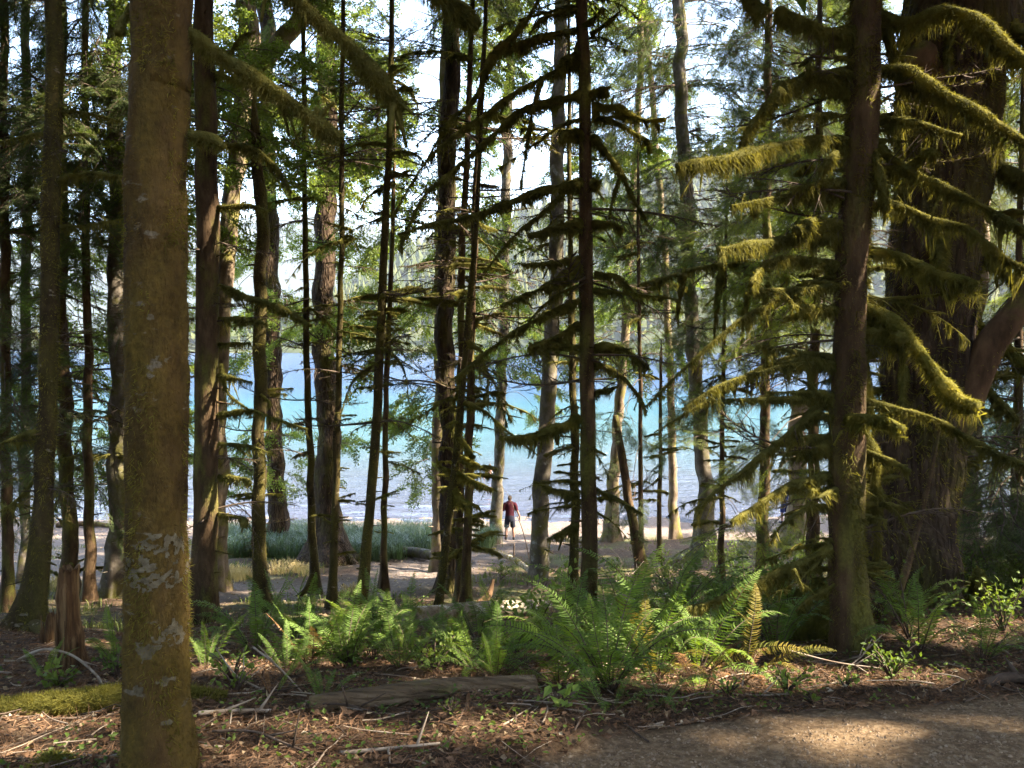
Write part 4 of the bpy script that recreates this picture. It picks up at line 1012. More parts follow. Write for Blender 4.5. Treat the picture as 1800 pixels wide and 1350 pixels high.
boughs('front', [
    ([(325, 50), (370, 85), (450, 140), (520, 185), (565, 222), (600, 246)], 2.9, 30, 52),
    ([(330, -170), (430, -80), (515, -5), (560, 38), (610, 75), (650, 125), (682, 165), (704, 190)], 3.1, 34, 44),
    ([(560, 190), (535, 225), (520, 240)], 2.85, 12, 5, 0, 0.1, 'moss_dark', 2.85),
    ([(330, -420), (540, -200), (700, -60), (790, 0), (832, 42)], 3.4, 34, 60),
    ([(335, 238), (375, 245), (395, 258)], 2.7, 26, 12),
    ([(232, 10), (215, 40), (208, 60)], 2.7, 22, 16)], 'moss_dark')
boughs('dark_red', [
    ([(380, 130), (440, 150), (470, 170)], 9.2, 10, 6), ([(378, 142), (420, 70), (450, 55)], 9.3, 8, 5),
    ([(380, 255), (440, 260), (480, 290), (512, 338)], 9.0, 16, 12, 3, 0.15), ([(382, 365), (440, 362), (470, 370)], 9.2, 12, 8),
    ([(385, 500), (430, 520), (500, 545), (545, 572)], 9.0, 14, 16, 3, 0.12), ([(385, 560), (430, 562), (470, 570)], 9.2, 16, 9),
    ([(385, 605), (440, 603)], 9.3, 8, 6), ([(385, 660), (415, 665), (442, 672)], 9.2, 12, 7), ([(388, 640), (400, 690), (440, 722)], 9.4, 10, 6),
    ([(385, 728), (440, 722), (480, 735), (540, 755)], 9.0, 12, 8, 2, 0.1), ([(385, 838), (430, 842), (440, 850)], 9.2, 14, 9, 2, 0.1), ([(385, 905), (430, 912), (424, 922)], 9.2, 12, 8, 3, 0.12), ([(385, 780), (440, 785), (485, 800)], 9.2, 8, 5),
    ([(340, 560), (300, 565)], 9.3, 8, 5)])
boughs('left_mossy', [
    ([(105, 318), (150, 305), (190, 308), (225, 312)], 8.0, 14, 9, 2, 0.1), ([(75, 235), (40, 240), (0, 250)], 7.9, 10, 6), ([(105, 240), (150, 235)], 8.1, 7, 4),
    ([(70, 760), (40, 765), (0, 780)], 7.9, 16, 12, 2, 0.2), ([(70, 830), (40, 870), (0, 900)], 8.3, 9, 6), ([(108, 400), (160, 395), (215, 385)], 8.0, 8, 5), ([(105, 195), (160, 200), (215, 215)], 8.2, 8, 6)])
boughs('centre', [
    ([(1022, 52), (970, 62), (920, 78), (872, 92), (862, 100)], 8.0, 17, 20, 3, 0.12), ([(866, 95), (850, 140), (830, 180), (790, 215), (745, 290)], 8.2, 17, 5, 2, 0.1, 'moss_dark', 8.0),
    ([(1020, 18), (960, 30), (930, 60)], 8.1, 16, 8), ([(870, 90), (905, 60), (935, 20), (960, -30)], 8.0, 14, 8, 1, 0.1, 'moss_dark', 8.0),
    ([(1018, 112), (960, 135), (905, 165), (850, 205), (790, 245), (745, 290), (690, 380)], 7.6, 18, 4, 4, 0.1), ([(952, 135), (945, 165), (935, 200), (915, 330)], 8.0, 10, 6, 3, 0.1, 'moss_dark', 8.0),
    ([(1020, 168), (960, 182), (910, 200), (850, 255), (790, 305), (745, 345), (722, 390), (700, 440)], 7.5, 22, 4, 6, 0.12),
    ([(1022, 322), (970, 332), (900, 355), (830, 380), (765, 393), (700, 412)], 7.4, 20, 9, 6, 0.12), ([(990, 340), (960, 370), (920, 400), (890, 430), (850, 480)], 7.9, 12, 5, 2, 0.12),
    ([(1022, 455), (970, 462), (918, 466)], 7.9, 18, 10, 5, 0.14), ([(1020, 470), (985, 490), (935, 515), (880, 538)], 7.7, 20, 12, 6, 0.15),
    ([(1020, 530), (970, 548), (925, 572), (880, 600), (830, 640), (800, 665)], 7.5, 18, 7, 5, 0.12), ([(1018, 570), (985, 590), (960, 600), (930, 612)], 7.9, 14, 18, 4, 0.2),
    ([(1022, 612), (985, 608), (942, 616)], 8.0, 12, 8, 3, 0.15), ([(1018, 736), (975, 755), (930, 768), (880, 770)], 7.7, 24, 15, 6, 0.1, 'moss'), ([(1015, 872), (975, 862), (938, 846)], 7.9, 16, 7, 3, 0.1), ([(1020, 850), (985, 845), (940, 852)], 8.2, 8, 5),
    ([(1015, 925), (985, 938), (962, 948)], 7.9, 18, 8, 2, 0.08), ([(1018, 395), (975, 402), (930, 415)], 8.0, 22, 14, 3, 0.1), ([(1015, 240), (995, 235), (985, 250)], 8.0, 22, 14, 2, 0.1), ([(1018, 98), (990, 108), (985, 118)], 8.0, 22, 14, 2, 0.1),
    ([(1038, 168), (1062, 158), (1064, 170)], 8.2, 24, 14, 2, 0.1), ([(1040, 190), (1085, 190), (1112, 205), (1140, 212), (1170, 210)], 8.2, 18, 13, 3, 0.08, 'moss'), ([(1040, 205), (1080, 215), (1115, 235), (1140, 250), (1142, 270)], 8.3, 12, 12, 2, 0.06, 'moss'),
    ([(1040, 240), (1070, 275), (1095, 310), (1110, 345), (1135, 385)], 8.2, 16, 12, 3, 0.12), ([(1092, 305), (1080, 340), (1070, 385)], 8.3, 12, 5, 1, 0.1, 'moss_dark', 8.3), ([(1042, 325), (1055, 320)], 8.2, 22, 14),
    ([(1042, 395), (1070, 392), (1095, 402)], 8.1, 18, 12, 2, 0.1), ([(1045, 480), (1090, 490), (1130, 530)], 8.2, 14, 9, 3, 0.12), ([(1045, 612), (1090, 612), (1140, 645)], 8.1, 20, 12, 5, 0.15), ([(1045, 640), (1085, 655), (1125, 700), (1135, 730)], 8.2, 14, 9, 3, 0.12),
    ([(1048, 860), (1090, 880), (1130, 905)], 8.1, 11, 5, 2, 0.1), ([(1045, 690), (1085, 680)], 8.2, 14, 8, 2, 0.1), ([(1038, 60), (1062, 45), (1090, 20)], 8.2, 12, 5)], 'moss_dark')
boughs('right', [
    ([(1505, 60), (1460, 58), (1425, 45), (1380, 28), (1370, 20)], 4.9, 36, 40, 6, 0.12), ([(1345, 30), (1325, 10), (1310, -20)], 4.8, 46, 40, 3, 0.1, 'moss_dark', 4.8),
    ([(1505, 135), (1440, 130), (1390, 152), (1372, 155)], 4.9, 28, 30, 5, 0.1), ([(1375, 160), (1350, 185), (1320, 225), (1302, 262)], 4.9, 24, 18, 3, 0.08, 'moss_dark', 4.9),
    ([(1505, 175), (1450, 142), (1420, 118)], 5.0, 26, 26, 4, 0.1), ([(1500, 205), (1440, 202), (1365, 214)], 4.9, 14, 10, 4, 0.1),
    ([(1500, 250), (1430, 245), (1360, 258), (1290, 278), (1190, 292)], 4.6, 20, 28, 10, 0.12), ([(1495, 262), (1470, 270), (1442, 300)], 5.0, 20, 18, 2, 0.1),
    ([(1492, 318), (1440, 325), (1392, 332)], 5.0, 18, 12, 5, 0.1), ([(1492, 346), (1400, 344), (1340, 352), (1285, 362)], 4.8, 14, 14, 6, 0.1), ([(1490, 395), (1430, 390), (1400, 405)], 4.9, 26, 26, 5, 0.14),
    ([(1490, 418), (1400, 420), (1330, 430), (1262, 438)], 4.7, 18, 20, 6, 0.14), ([(1488, 468), (1400, 455), (1345, 465), (1320, 500)], 4.8, 18, 18, 5, 0.12), ([(1486, 500), (1420, 508), (1320, 512)], 4.9, 16, 12, 6, 0.1),
    ([(1486, 545), (1440, 540), (1390, 538)], 4.9, 15, 12, 4, 0.1), ([(1485, 540), (1420, 540), (1390, 520), (1340, 540), (1290, 570), (1200, 650), (1130, 720)], 4.6, 12, 5, 8, 0.15),
    ([(1470, 640), (1400, 640), (1330, 655), (1260, 680), (1200, 720)], 4.7, 14, 8, 10, 0.22), ([(1468, 627), (1410, 620), (1360, 612), (1330, 608)], 5.0, 12, 10, 4, 0.14), ([(1470, 645), (1420, 632), (1360, 640)], 5.1, 24, 20, 5, 0.1),
    ([(1462, 702), (1400, 700), (1300, 704)], 4.9, 15, 14, 4, 0.06), ([(1468, 700), (1430, 690), (1345, 690)], 5.0, 14, 9, 3, 0.08),
    ([(1470, 690), (1425, 730), (1380, 768), (1340, 800), (1290, 840), (1240, 880), (1205, 905)], 4.7, 18, 6, 6, 0.2), ([(1460, 770), (1400, 770), (1358, 778)], 5.0, 16, 12, 3, 0.08), ([(1458, 780), (1420, 790), (1400, 800)], 5.1, 24, 16, 3, 0.1),
    ([(1456, 838), (1420, 846), (1380, 858), (1320, 895), (1285, 918)], 4.8, 20, 14, 6, 0.12), ([(1456, 862), (1410, 862)], 5.0, 10, 7), ([(1458, 890), (1430, 890), (1380, 905)], 5.0, 10, 7, 2, 0.08),
    ([(1470, 955), (1430, 980), (1370, 1008), (1300, 1040), (1240, 1062), (1195, 1075)], 4.9, 22, 20, 5, 0.15), ([(1395, 1000), (1405, 1020), (1412, 1035)], 4.9, 12, 5, 0, 0.1, 'moss_dark', 4.95),
    # to the right, over the huge trunk
    ([(1530, 120), (1590, 125), (1640, 155), (1700, 190), (1760, 225), (1830, 270)], 4.7, 26, 34, 12, 0.22), ([(1525, 205), (1600, 215), (1690, 240)], 5.0, 16, 18, 6, 0.2), ([(1520, 215), (1530, 260), (1545, 300), (1560, 370)], 5.0, 20, 22, 5, 0.2),
    ([(1525, 300), (1600, 290), (1630, 265), (1645, 270)], 4.9, 14, 20, 5, 0.16), ([(1525, 360), (1590, 365), (1640, 390), (1700, 400), (1760, 450), (1820, 480)], 4.8, 18, 22, 9, 0.22), ([(1530, 250), (1600, 300), (1680, 340), (1760, 380), (1830, 430)], 4.7, 18, 26, 10, 0.25),
    ([(1520, 440), (1580, 450), (1640, 480), (1720, 500)], 4.8, 20, 30, 8, 0.2, 'moss'), ([(1520, 540), (1560, 560), (1600, 600), (1640, 650), (1680, 700), (1720, 715)], 4.7, 34, 40, 10, 0.12, 'moss'), ([(1515, 585), (1570, 582), (1590, 600)], 5.0, 24, 30, 9, 0.26),
    ([(1510, 700), (1560, 715), (1640, 735), (1700, 770), (1760, 800), (1830, 830)], 4.7, 12, 24, 8, 0.16), ([(1510, 725), (1495, 738), (1550, 735), (1585, 755)], 4.8, 26, 30, 8, 0.12, 'moss'), ([(1515, 790), (1560, 808), (1600, 828)], 5.0, 14, 14, 4, 0.1),
    ([(1515, 860), (1550, 880), (1580, 905), (1605, 960)], 5.1, 6, 4), ([(1515, 905), (1560, 915)], 5.1, 12, 8, 2, 0.1), ([(1540, 30), (1600, 40), (1680, 20), (1780, 90), (1830, 130)], 4.6, 26, 36, 10, 0.2), ([(1530, 10), (1560, 60), (1575, 130), (1580, 200)], 5.2, 18, 16, 8, 0.3),
    ([(1515, 745), (1535, 800), (1540, 870), (1545, 960)], 5.3, 30, 26, 10, 0.25), ([(1515, 620), (1525, 680), (1530, 740)], 5.3, 24, 26, 8, 0.25)], 'moss_dark', 1.2)
boughs('big', [
    ([(1600, 60), (1590, 150), (1585, 260), (1582, 340)], 6.4, 30, 16, 10, 0.3), ([(1660, -20), (1665, 60), (1668, 140)], 6.5, 26, 14, 6, 0.3), ([(1700, -10), (1760, 40), (1830, 80)], 6.6, 34, 40, 8, 0.25), ([(1735, 200), (1745, 260), (1770, 300), (1820, 330)], 6.8, 30, 50, 10, 0.3),
    ([(1690, 430), (1740, 450), (1800, 520)], 6.8, 20, 26, 6, 0.2), ([(1700, 560), (1760, 600), (1830, 680)], 6.9, 24, 34, 8, 0.15, 'moss'), ([(1640, 1045), (1680, 1040), (1722, 1020), (1720, 1005)], 6.6, 20, 26, 4, 0.1), ([(1640, 340), (1650, 420), (1655, 470)], 6.6, 40, 30, 12, 0.3),
    ([(1700, 650), (1740, 690), (1790, 740)], 6.9, 16, 20, 5, 0.2), ([(1600, 540), (1590, 640), (1585, 720)], 6.7, 26, 20, 10, 0.3)], 'moss_dark', 1.1)
boughs('low_hemlock', [
    ([(1440, 330), (1400, 300), (1370, 290), (1335, 310), (1325, 380)], 16, 16, 22, 8, 0.5, 'moss'), ([(1440, 300), (1410, 280), (1385, 285)], 16, 12, 22, 6, 0.4, 'moss'), ([(1438, 480), (1360, 470), (1260, 465), (1130, 500)], 15.5, 16, 12, 12, 0.6),
    ([(1320, 470), (1310, 540), (1300, 630)], 15.6, 14, 8, 8, 0.5, 'moss_dark', 15.6), ([(1270, 465), (1262, 520), (1255, 580)], 15.6, 18, 8, 8, 0.5, 'moss_dark', 15.6), ([(1350, 470), (1345, 550), (1350, 640)], 15.6, 14, 8, 8, 0.5, 'moss_dark', 15.6), ([(1200, 480), (1195, 520), (1190, 550)], 15.6, 14, 8, 6, 0.4, 'moss_dark', 15.6),
    ([(1436, 620), (1350, 640), (1250, 700), (1150, 760)], 15.5, 9, 5, 8, 0.6)], 'moss_dark')
boughs('cluster_lean', [
    ([(800, 830), (830, 845), (868, 860)], 10.8, 15, 7, 3, 0.1, 'moss'), ([(805, 800), (830, 812), (858, 828)], 10.8, 15, 7, 3, 0.1, 'moss'), ([(798, 862), (815, 880), (842, 892)], 10.8, 15, 8, 2, 0.1, 'moss'), ([(797, 880), (815, 885), (826, 898)], 10.7, 13, 7, 2, 0.1, 'moss'),
    ([(802, 765), (820, 785), (835, 805)], 10.8, 16, 10, 3, 0.1, 'moss'), ([(790, 830), (770, 815), (768, 805)], 10.9, 9, 5), ([(808, 706), (850, 722), (885, 752), (945, 800)], 10.6, 9, 4, 2, 0.1), ([(812, 740), (790, 745)], 10.9, 10, 8), ([(820, 600), (850, 620)], 10.9, 12, 8)], 'moss')

# ------------------------------------------------------------------ whorls of short branches
stubs(TR['leaner'], 80, 900, 46, 0.25, 0.9, 'stub_dark'); stubs(TR['leaner'], 480, 900, 22, 0.25, 0.7, 'stub'); stubs(TR['leaner'], 100, 760, 20, 0.7, 1.6, 'bare')
for k_, y0_, y1_, n_, a_, b_ in (('leaner', 40, 760, 20, 0.8, 1.7), ('thin_a', 40, 800, 14, 0.8, 1.8), ('thin_b', 40, 800, 16, 0.7, 1.5), ('thin_c', 440, 820, 8, 0.6, 1.3), ('cluster_mid', 40, 860, 20, 0.9, 2.0), ('cluster_right', 120, 820, 20, 0.8, 1.8),
        ('behind_centre', 440, 900, 14, 0.7, 1.5), ('thin_d', 340, 900, 14, 0.8, 1.9), ('thin_e', 660, 900, 8, 0.6, 1.4), ('thin_f', 430, 900, 14, 0.9, 2.0), ('left_broken', 40, 900, 14, 0.8, 1.8), ('edge_left', 40, 900, 12, 0.8, 1.6), ('centre', -20, 960, 18, 0.7, 1.5), ('fir', 40, 640, 12, 1.2, 2.4), ('cluster_thick', 40, 760, 12, 1.0, 2.2), ('grey_mid', 40, 720, 12, 1.0, 2.2), ('right', -20, 980, 26, 0.5, 1.1), ('low_hemlock', 150, 900, 16, 0.9, 2.0), ('left_grey', 40, 800, 8, 0.9, 1.8), ('tall_right', 40, 800, 16, 1.2, 2.6)):
    stubs(TR[k_], y0_, y1_, n_, a_, b_, 'sweep')
for k_, y0_, y1_, n_, a_, b_ in (('leaner', 40, 900, 16, 0.5, 1.2), ('thin_a', 40, 900, 14, 0.6, 1.4), ('thin_b', 40, 950, 14, 0.4, 1.1), ('cluster_mid', 100, 900, 12, 0.6, 1.3), ('cluster_right', 300, 900, 12, 0.5, 1.2), ('dark_red', 40, 950, 14, 0.5, 1.1), ('left_mossy', 40, 900, 12, 0.4, 1.0), ('left_broken', 40, 950, 10, 0.6, 1.4), ('moss_pole', 300, 950, 12, 0.5, 1.2)):
    stubs(TR[k_], y0_, y1_, n_, a_, b_, 'bare')
stubs(TR['thin_b'], 100, 1050, 54, 0.12, 0.5, 'stub_dark'); stubs(TR['thin_b'], 60, 700, 22, 0.5, 1.3, 'bare')
stubs(TR['thin_a'], 100, 950, 34, 0.2, 0.8, 'stub_dark'); stubs(TR['thin_a'], 80, 760, 20, 0.7, 1.5, 'bare')
stubs(TR['thin_c'], 480, 950, 18, 0.2, 0.6, 'stub')
stubs(TR['cluster_mid'], 200, 1000, 46, 0.3, 1.1, 'stub_dark'); stubs(TR['cluster_mid'], 60, 500, 18, 0.8, 1.7, 'bare')
stubs(TR['cluster_right'], 320, 960, 54, 0.3, 1.0, 'stub_dark'); stubs(TR['cluster_right'], 100, 560, 20, 0.8, 1.7, 'bare')
stubs(TR['cluster_lean'], 450, 1000, 26, 0.15, 0.55, 'stub')
stubs(TR['behind_centre'], 480, 1000, 30, 0.3, 1.0, 'stub_dark'); stubs(TR['thin_d'], 380, 900, 22, 0.4, 1.3, 'stub_dark'); stubs(TR['thin_e'], 680, 900, 14, 0.4, 1.0, 'stub_dark')
stubs(TR['thin_f'], 450, 950, 24, 0.5, 1.4, 'stub_dark'); stubs(TR['left_broken'], 300, 1020, 26, 0.3, 1.0, 'stub_dark'); stubs(TR['left_broken'], 100, 800, 14, 0.8, 1.8, 'bare')
stubs(TR['edge_left'], 100, 980, 26, 0.4, 1.2, 'stub_dark'); stubs(TR['left_far'], 100, 900, 18, 0.6, 1.6, 'bare'); stubs(TR['dark_red'], 60, 900, 16, 0.4, 1.0, 'bare'); stubs(TR['fir'], 60, 620, 18, 0.8, 2.0, 'bare')
stubs(TR['centre'], 60, 1000, 26, 0.12, 0.4, 'stub_dark'); stubs(TR['centre'], 60, 800, 16, 0.6, 1.4, 'bare'); stubs(TR['right'], 20, 1050, 70, 0.15, 0.60, 'stub_dark'); stubs(TR['right'], 20, 960, 46, 0.4, 1.0, 'bare'); stubs(TR['big'], -20, 900, 40, 0.5, 1.2, 'stub_dark'); stubs(TR['big'], -20, 900, 24, 0.7, 1.6, 'bare'); stubs(TR['cluster_thick'], 60, 700, 16, 0.9, 2.0, 'bare')
stubs(TR['left_mossy'], 100, 900, 10, 0.3, 0.9, 'bare'); stubs(TR['left_hemlock'], 60, 800, 26, 0.8, 1.8, 'bare'); stubs(TR['moss_pole'], 320, 900, 10, 0.2, 0.7, 'stub'); stubs(TR['low_hemlock'], 200, 900, 24, 0.8, 2.0, 'bare'); stubs(TR['low_hemlock'], 250, 900, 18, 0.6, 1.4, 'stub_dark')
stubs(TR['mid_hemlock'], 40, 900, 16, 0.6, 1.5, 'bare'); stubs(TR['grey_mid'], 60, 700, 26, 0.8, 2.0, 'bare'); stubs(TR['thin_f'], 300, 900, 16, 0.8, 1.8, 'bare'); stubs(TR['thin_d'], 330, 900, 14, 0.8, 1.8, 'bare'); stubs(TR['left_grey'], 40, 800, 16, 0.8, 1.8, 'bare'); stubs(TR['behind_centre'], 430, 900, 14, 0.6, 1.4, 'bare'); stubs(TR['edge_left'], 40, 800, 14, 0.8, 1.6, 'bare'); stubs(TR['forked'], 60, 700, 12, 0.8, 2.0, 'bare'); stubs(TR['tall_right'], 60, 700, 20, 1.0, 2.6, 'bare'); stubs(TR['young_hemlock'], 450, 1000, 20, 0.5, 1.3, 'bare')

# ------------------------------------------------------------------ crowns
crown(TR['left_hemlock'], [('hemlock', -40, 240, -60, 420, 70, 0.7, 1.2), ('hemlock', -40, 190, 380, 900, 18, 0.6, 1.0)], 'leaf_hemlock', ('hemlock', 60, 9, 19, 3.0, 1.7))
crown(TR['edge_left'], [('hemlock', -40, 110, 0, 500, 11, 0.6, 1.0), ('hemlock', -40, 70, 460, 950, 18, 0.6, 1.0)], 'leaf_hemlock', ('hemlock', 60, 8, 19, 3.0, 1.7))
crown(TR['left_grey'], [('alder', 180, 520, 60, 430, 14, 0.7, 1.1), ('alder', 100, 460, -40, 400, 30, 0.7, 1.1)], 'leaf_alder', ('alder', 140, 10, 20, 4.0, 1.6))
crown(TR['left_far'], [('alder', 90, 380, 380, 880, 30, 0.7, 1.1), ('alder', -20, 200, 300, 700, 16, 0.7, 1.1)], 'leaf_alder', ('alder', 120, 12, 21, 3.5, 1.6))
crown(TR['forked'], [('alder', 360, 680, -40, 330, 37, 0.7, 1.2)], 'leaf_alder', ('alder', 140, 11, 20, 4.5, 1.7))
crown(TR['thick_back'], [('alder', 380, 640, 480, 860, 24, 0.9, 1.4), ('alder', 330, 620, 100, 480, 25, 0.9, 1.4)], 'leaf_alder', ('alder', 160, 12, 25, 5, 2.0))
crown(TR['fir'], [('hemlock', 470, 720, -40, 330, 14, 1.0, 1.7)], 'leaf_hemlock', ('hemlock', 80, 13, 26, 4, 2.2))
crown(TR['cluster_pale'], [('alder', 560, 900, 330, 600, 10, 0.8, 1.2), ('alder', 660, 790, 600, 870, 13, 0.8, 1.2), ('alder', 600, 860, 300, 620, 30, 0.8, 1.3), ('alder', 600, 900, -40, 320, 45, 0.9, 1.4)], 'leaf_alder', ('alder', 150, 12, 22, 5, 1.9))
crown(TR['cluster_thick'], [('hemlock', 690, 900, -40, 120, 9, 0.8, 1.2)], 'leaf_hemlock', ('hemlock', 80, 10, 24, 4, 2.0))
crown(TR['grey_shore'], [('alder', 820, 1120, -40, 420, 54, 1.0, 1.5), ('alder', 820, 1060, 420, 640, 17, 1.0, 1.5), ('alder', 890, 965, 640, 770, 5, 0.7, 1.1)], 'leaf_alder', ('alder', 150, 14, 25, 6, 2.2))
crown(TR['sunlit'], [('alder', 1000, 1215, -40, 280, 14, 1.0, 1.4), ('alder', 1000, 1240, 250, 640, 36, 1.0, 1.5), ('hemlock', 1020, 1200, 560, 800, 7, 0.8, 1.2)], 'leaf_alder', ('alder', 120, 14, 25, 5, 2.2))
crown(TR['tall_right'], [('hemlock', 1040, 1200, -40, 260, 33, 1.0, 1.8), ('hemlock', 1040, 1210, 80, 560, 38, 0.9, 1.5), ('hemlock', 1290, 1500, -40, 560, 81, 0.9, 1.5), ('hemlock', 1210, 1300, 250, 600, 12, 0.9, 1.4)], 'leaf_hemlock', ('hemlock', 110, 14, 26, 5, 2.4))
crown(TR['mid_hemlock'], [('hemlock', 1285, 1500, -60, 260, 62, 0.7, 1.15), ('hemlock', 1230, 1420, 240, 620, 21, 0.6, 1.0)], 'leaf_hemlock', ('hemlock', 60, 12, 20, 3.5, 1.8))
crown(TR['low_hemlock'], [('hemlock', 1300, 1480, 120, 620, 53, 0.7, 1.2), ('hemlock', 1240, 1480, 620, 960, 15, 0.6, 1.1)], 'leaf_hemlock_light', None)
crown(TR['thin_f'], [('hemlock', 1180, 1380, 500, 940, 15, 0.5, 0.9)], 'leaf_hemlock', None)
crown(TR['thin_d'], [('hemlock', 1060, 1200, 380, 900, 17, 0.5, 0.9)], 'leaf_hemlock', None)
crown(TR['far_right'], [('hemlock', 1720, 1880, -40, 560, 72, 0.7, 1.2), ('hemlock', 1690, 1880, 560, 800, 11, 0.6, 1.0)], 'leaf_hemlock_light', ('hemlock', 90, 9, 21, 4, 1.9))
crown(TR['young_hemlock'], [('hemlock', 1680, 1860, 790, 1060, 27, 0.5, 0.85), ('hemlock', 1730, 1860, 480, 800, 11, 0.5, 0.8)], 'leaf_hemlock', None)
crown(TR['pale_right'], [('hemlock', 1660, 1860, 820, 1040, 13, 0.7, 1.1)], 'leaf_hemlock', ('hemlock', 80, 9, 22, 4, 2.0))
for k, n in (('dark_red', 70), ('centre', 60), ('right', 70), ('front', 50), ('left_mossy', 60), ('big', 120), ('grey_mid', 90), ('orange', 60), ('cluster_mid', 40)):
    T = TR[k]; kind = 'alder' if k in ('big', 'grey_mid', 'orange', 'front') else 'hemlock'
    h = T.S[-1][2] - T.base[2]
    need = 0.46 * T.d + (CAM_Z - T.base[2]) + 0.6      # above the top of the picture
    crown(T, [], 'leaf_alder' if kind == 'alder' else 'leaf_hemlock', (kind, n, max(need, 0.36 * h), h * 0.99, 3.2, 1.7))

# the wood goes on beside and behind the camera; these trees throw the shade
def outside_woods():
    r = random.Random(3)
    spots = [(13.2, 2.2), (12.5, -6.5), (16.0, -3.6), (16.5, 9.5), (20.5, 0.5), (20, 5), (14.0, -1.4), (13.6, 6), (17, 2), (4.2, -11), (-9.5, -6.2), (20, 9), (-10.5, 1.5), (19, 15.5), (25, 21), (31, 24), (-17, 8), (24, 27), (-9, -1), (29, 32)]
    tries = 0
    while len(spots) < 50 and tries < 6000:
        tries += 1
        a = r.uniform(R(44), R(316)); rad = 9 + 31 * r.random() ** 0.8
        x, y = math.sin(a) * rad, math.cos(a) * rad
        if y > 30 or (0 < x < 12.5 and -9 < y < 8) or min(math.hypot(x - p[0], y - p[1]) for p in spots) < 3.0 or abs(x) < 0.72 * y + (3.5 if x > 0 else 7): continue
        spots.append((x, y))
    me = {}
    def crown_mesh(x, y, z, H, cull, rr_, n=165):
        b = MB()
        for _ in range(n):
            h = 5.5 + (H - 5.5) * rr_.random() ** 1.1; f = 1 - 0.72 * (h - 5.5) / (H - 5.5)
            a = rr_.uniform(0, 6.28); rr = 3.8 * f * rr_.uniform(0.15, 1)
            p = np.array([x + math.cos(a) * rr, y + math.sin(a) * rr, z + h - 0.12 * rr]); s = rr_.uniform(1.7, 2.7)
            if cull and (y - 4 < p[1] and abs(p[0]) < 0.70 * p[1] + 0.6 * s and p[1] > 0): continue
            d = np.array([math.cos(a), math.sin(a), -0.25]); st = p - d * s * 0.5
            if rr_.random() < 0.35: tube(b, np.array([[x, y, z + h + 0.3], st]), np.array([0.03, 0.012]), 3, 0, cap=False)
            put_spray(b, 'coarse', st, d, s, rr_.gauss(0, 0.35))
        if cull: open_gaps(b)
        return b.mesh('crown', [M['twig'], M['leaf_hemlock']], (x, y, z), smooth=False)
    for i in range(3):
        H = 21.0 + i
        tt = np.linspace(0, 1, 24); S = np.stack([0.25 * np.sin(tt * 3 + i), 0.2 * np.cos(tt * 2.5), -0.3 + tt * H], 1)
        b = MB(); tube(b, S, np.interp(tt, [0, 0.05, 1], [0.42, 0.28, 0.03]), 10, 0, 0.08, 4)
        me['t', i] = b.mesh('trunk', [M['bark_spruce']])
        me['h', i] = H
        me['c', i] = crown_mesh(0, 0, 0, H, False, random.Random(i + 50), 170)
    for n, (x, y) in enumerate(spots):
        i = n % 3; H = me['h', i]; z = gz(x, y)
        kz = 1.28 if 11 < x < 24 and -8 < y < 12 else 1.0; H *= kz
        root = empty('hemlock_tree', (x, y, z), 'tall hemlock of the wood around and behind the viewer, outside the picture', 'tree', 'trees outside the picture')
        link('trunk', me['t', i], root, None, None, (1, 1, kz))
        own = x > 0 and y > -12
        link('crown', crown_mesh(x, y, z, H, True, random.Random(n)) if own else me['c', i], root, None, None if own else (0, 0, n * 1.7))
outside_woods()

# ------------------------------------------------------------------ stump, logs, fallen wood
def lump_log(name, label, cat, pts, radii, bark, sides=18, n=50, amp=0.06, moss=0, mossmat='moss', end_mat=None, freq=6, mlen=0.03, group=None):
    W = np.array(pts, float); S, r = resample(W, n, radii)
    base = S[len(S) // 2] * 1.0
    root = empty(name, base, label, cat, group)
    mb = MB(); Vt, Nt = tube(mb, S, r, sides, 0, amp, freq, random.randrange(99))
    mb.build('log_body', [M[bark]], root, base)
    if moss:
        ii = rng.integers(0, n - 1, moss); jj = rng.integers(0, sides, moss); u = rng.random((moss, 1)); v = rng.random((moss, 1)); jn = (jj + 1) % sides
        P = (Vt[ii, jj] * (1 - u) + Vt[ii, jn] * u) * (1 - v) + (Vt[ii + 1, jj] * (1 - u) + Vt[ii + 1, jn] * u) * v
        Nn = Nt[ii, jj]; keep = Nn[:, 2] > -0.3; P, Nn = P[keep], Nn[keep]
        b = MB(); strands(b, P, Nn + rng.normal(0, 0.5, P.shape), mlen * rng.uniform(0.4, 1.2, len(P)), mlen * 0.13, 0)
        b.build('moss', [M[mossmat]], root, base)['kind'] = 'stuff'
    return root, base

def on_ground(px, py, lift=0.0):
    p = hit(px, py); p[2] += lift; return p

def gp(px, Y, lift=0.0):
    X = (px - 900) / F_PX * Y
    return np.array([X, Y, gz(X, Y) + lift])

# weathered log in front, half sunk in the litter
a, b_ = gp(535, 3.50, 0.015), gp(940, 3.80, 0.035)
lump_log('fallen_log', 'bare weathered log lying at the trail edge below the ferns', 'log', [a, (a + b_) / 2 + np.array([0, 0, 0.015]), b_], [0.048, 0.066, 0.062], 'log_grey', n=80, amp=0.045, sides=24, moss=700, mossmat='moss_brown', mlen=0.02)
a, m_, b_ = gp(-60, 3.55, 0.0), gp(250, 3.6, 0.02), gp(385, 3.7, 0.0)
lump_log('mossy_log', 'thin moss-covered log on the litter behind the nearest trunk', 'log', [a, m_, b_], [0.045, 0.055, 0.03], 'moss', n=60, amp=0.2, moss=9000, mossmat='moss', mlen=0.03)
a, b_ = gp(716, 9.6, 0.10), gp(965, 12.0, 0.12)
lump_log('fallen_log', 'pale lichen-spotted fallen log lying across the slope, centre', 'log', [a, (a + b_) / 2 + np.array([0, 0, 0.03]), b_], [0.125, 0.12, 0.10], 'log_lichen', n=60, amp=0.08, moss=900, mlen=0.05)
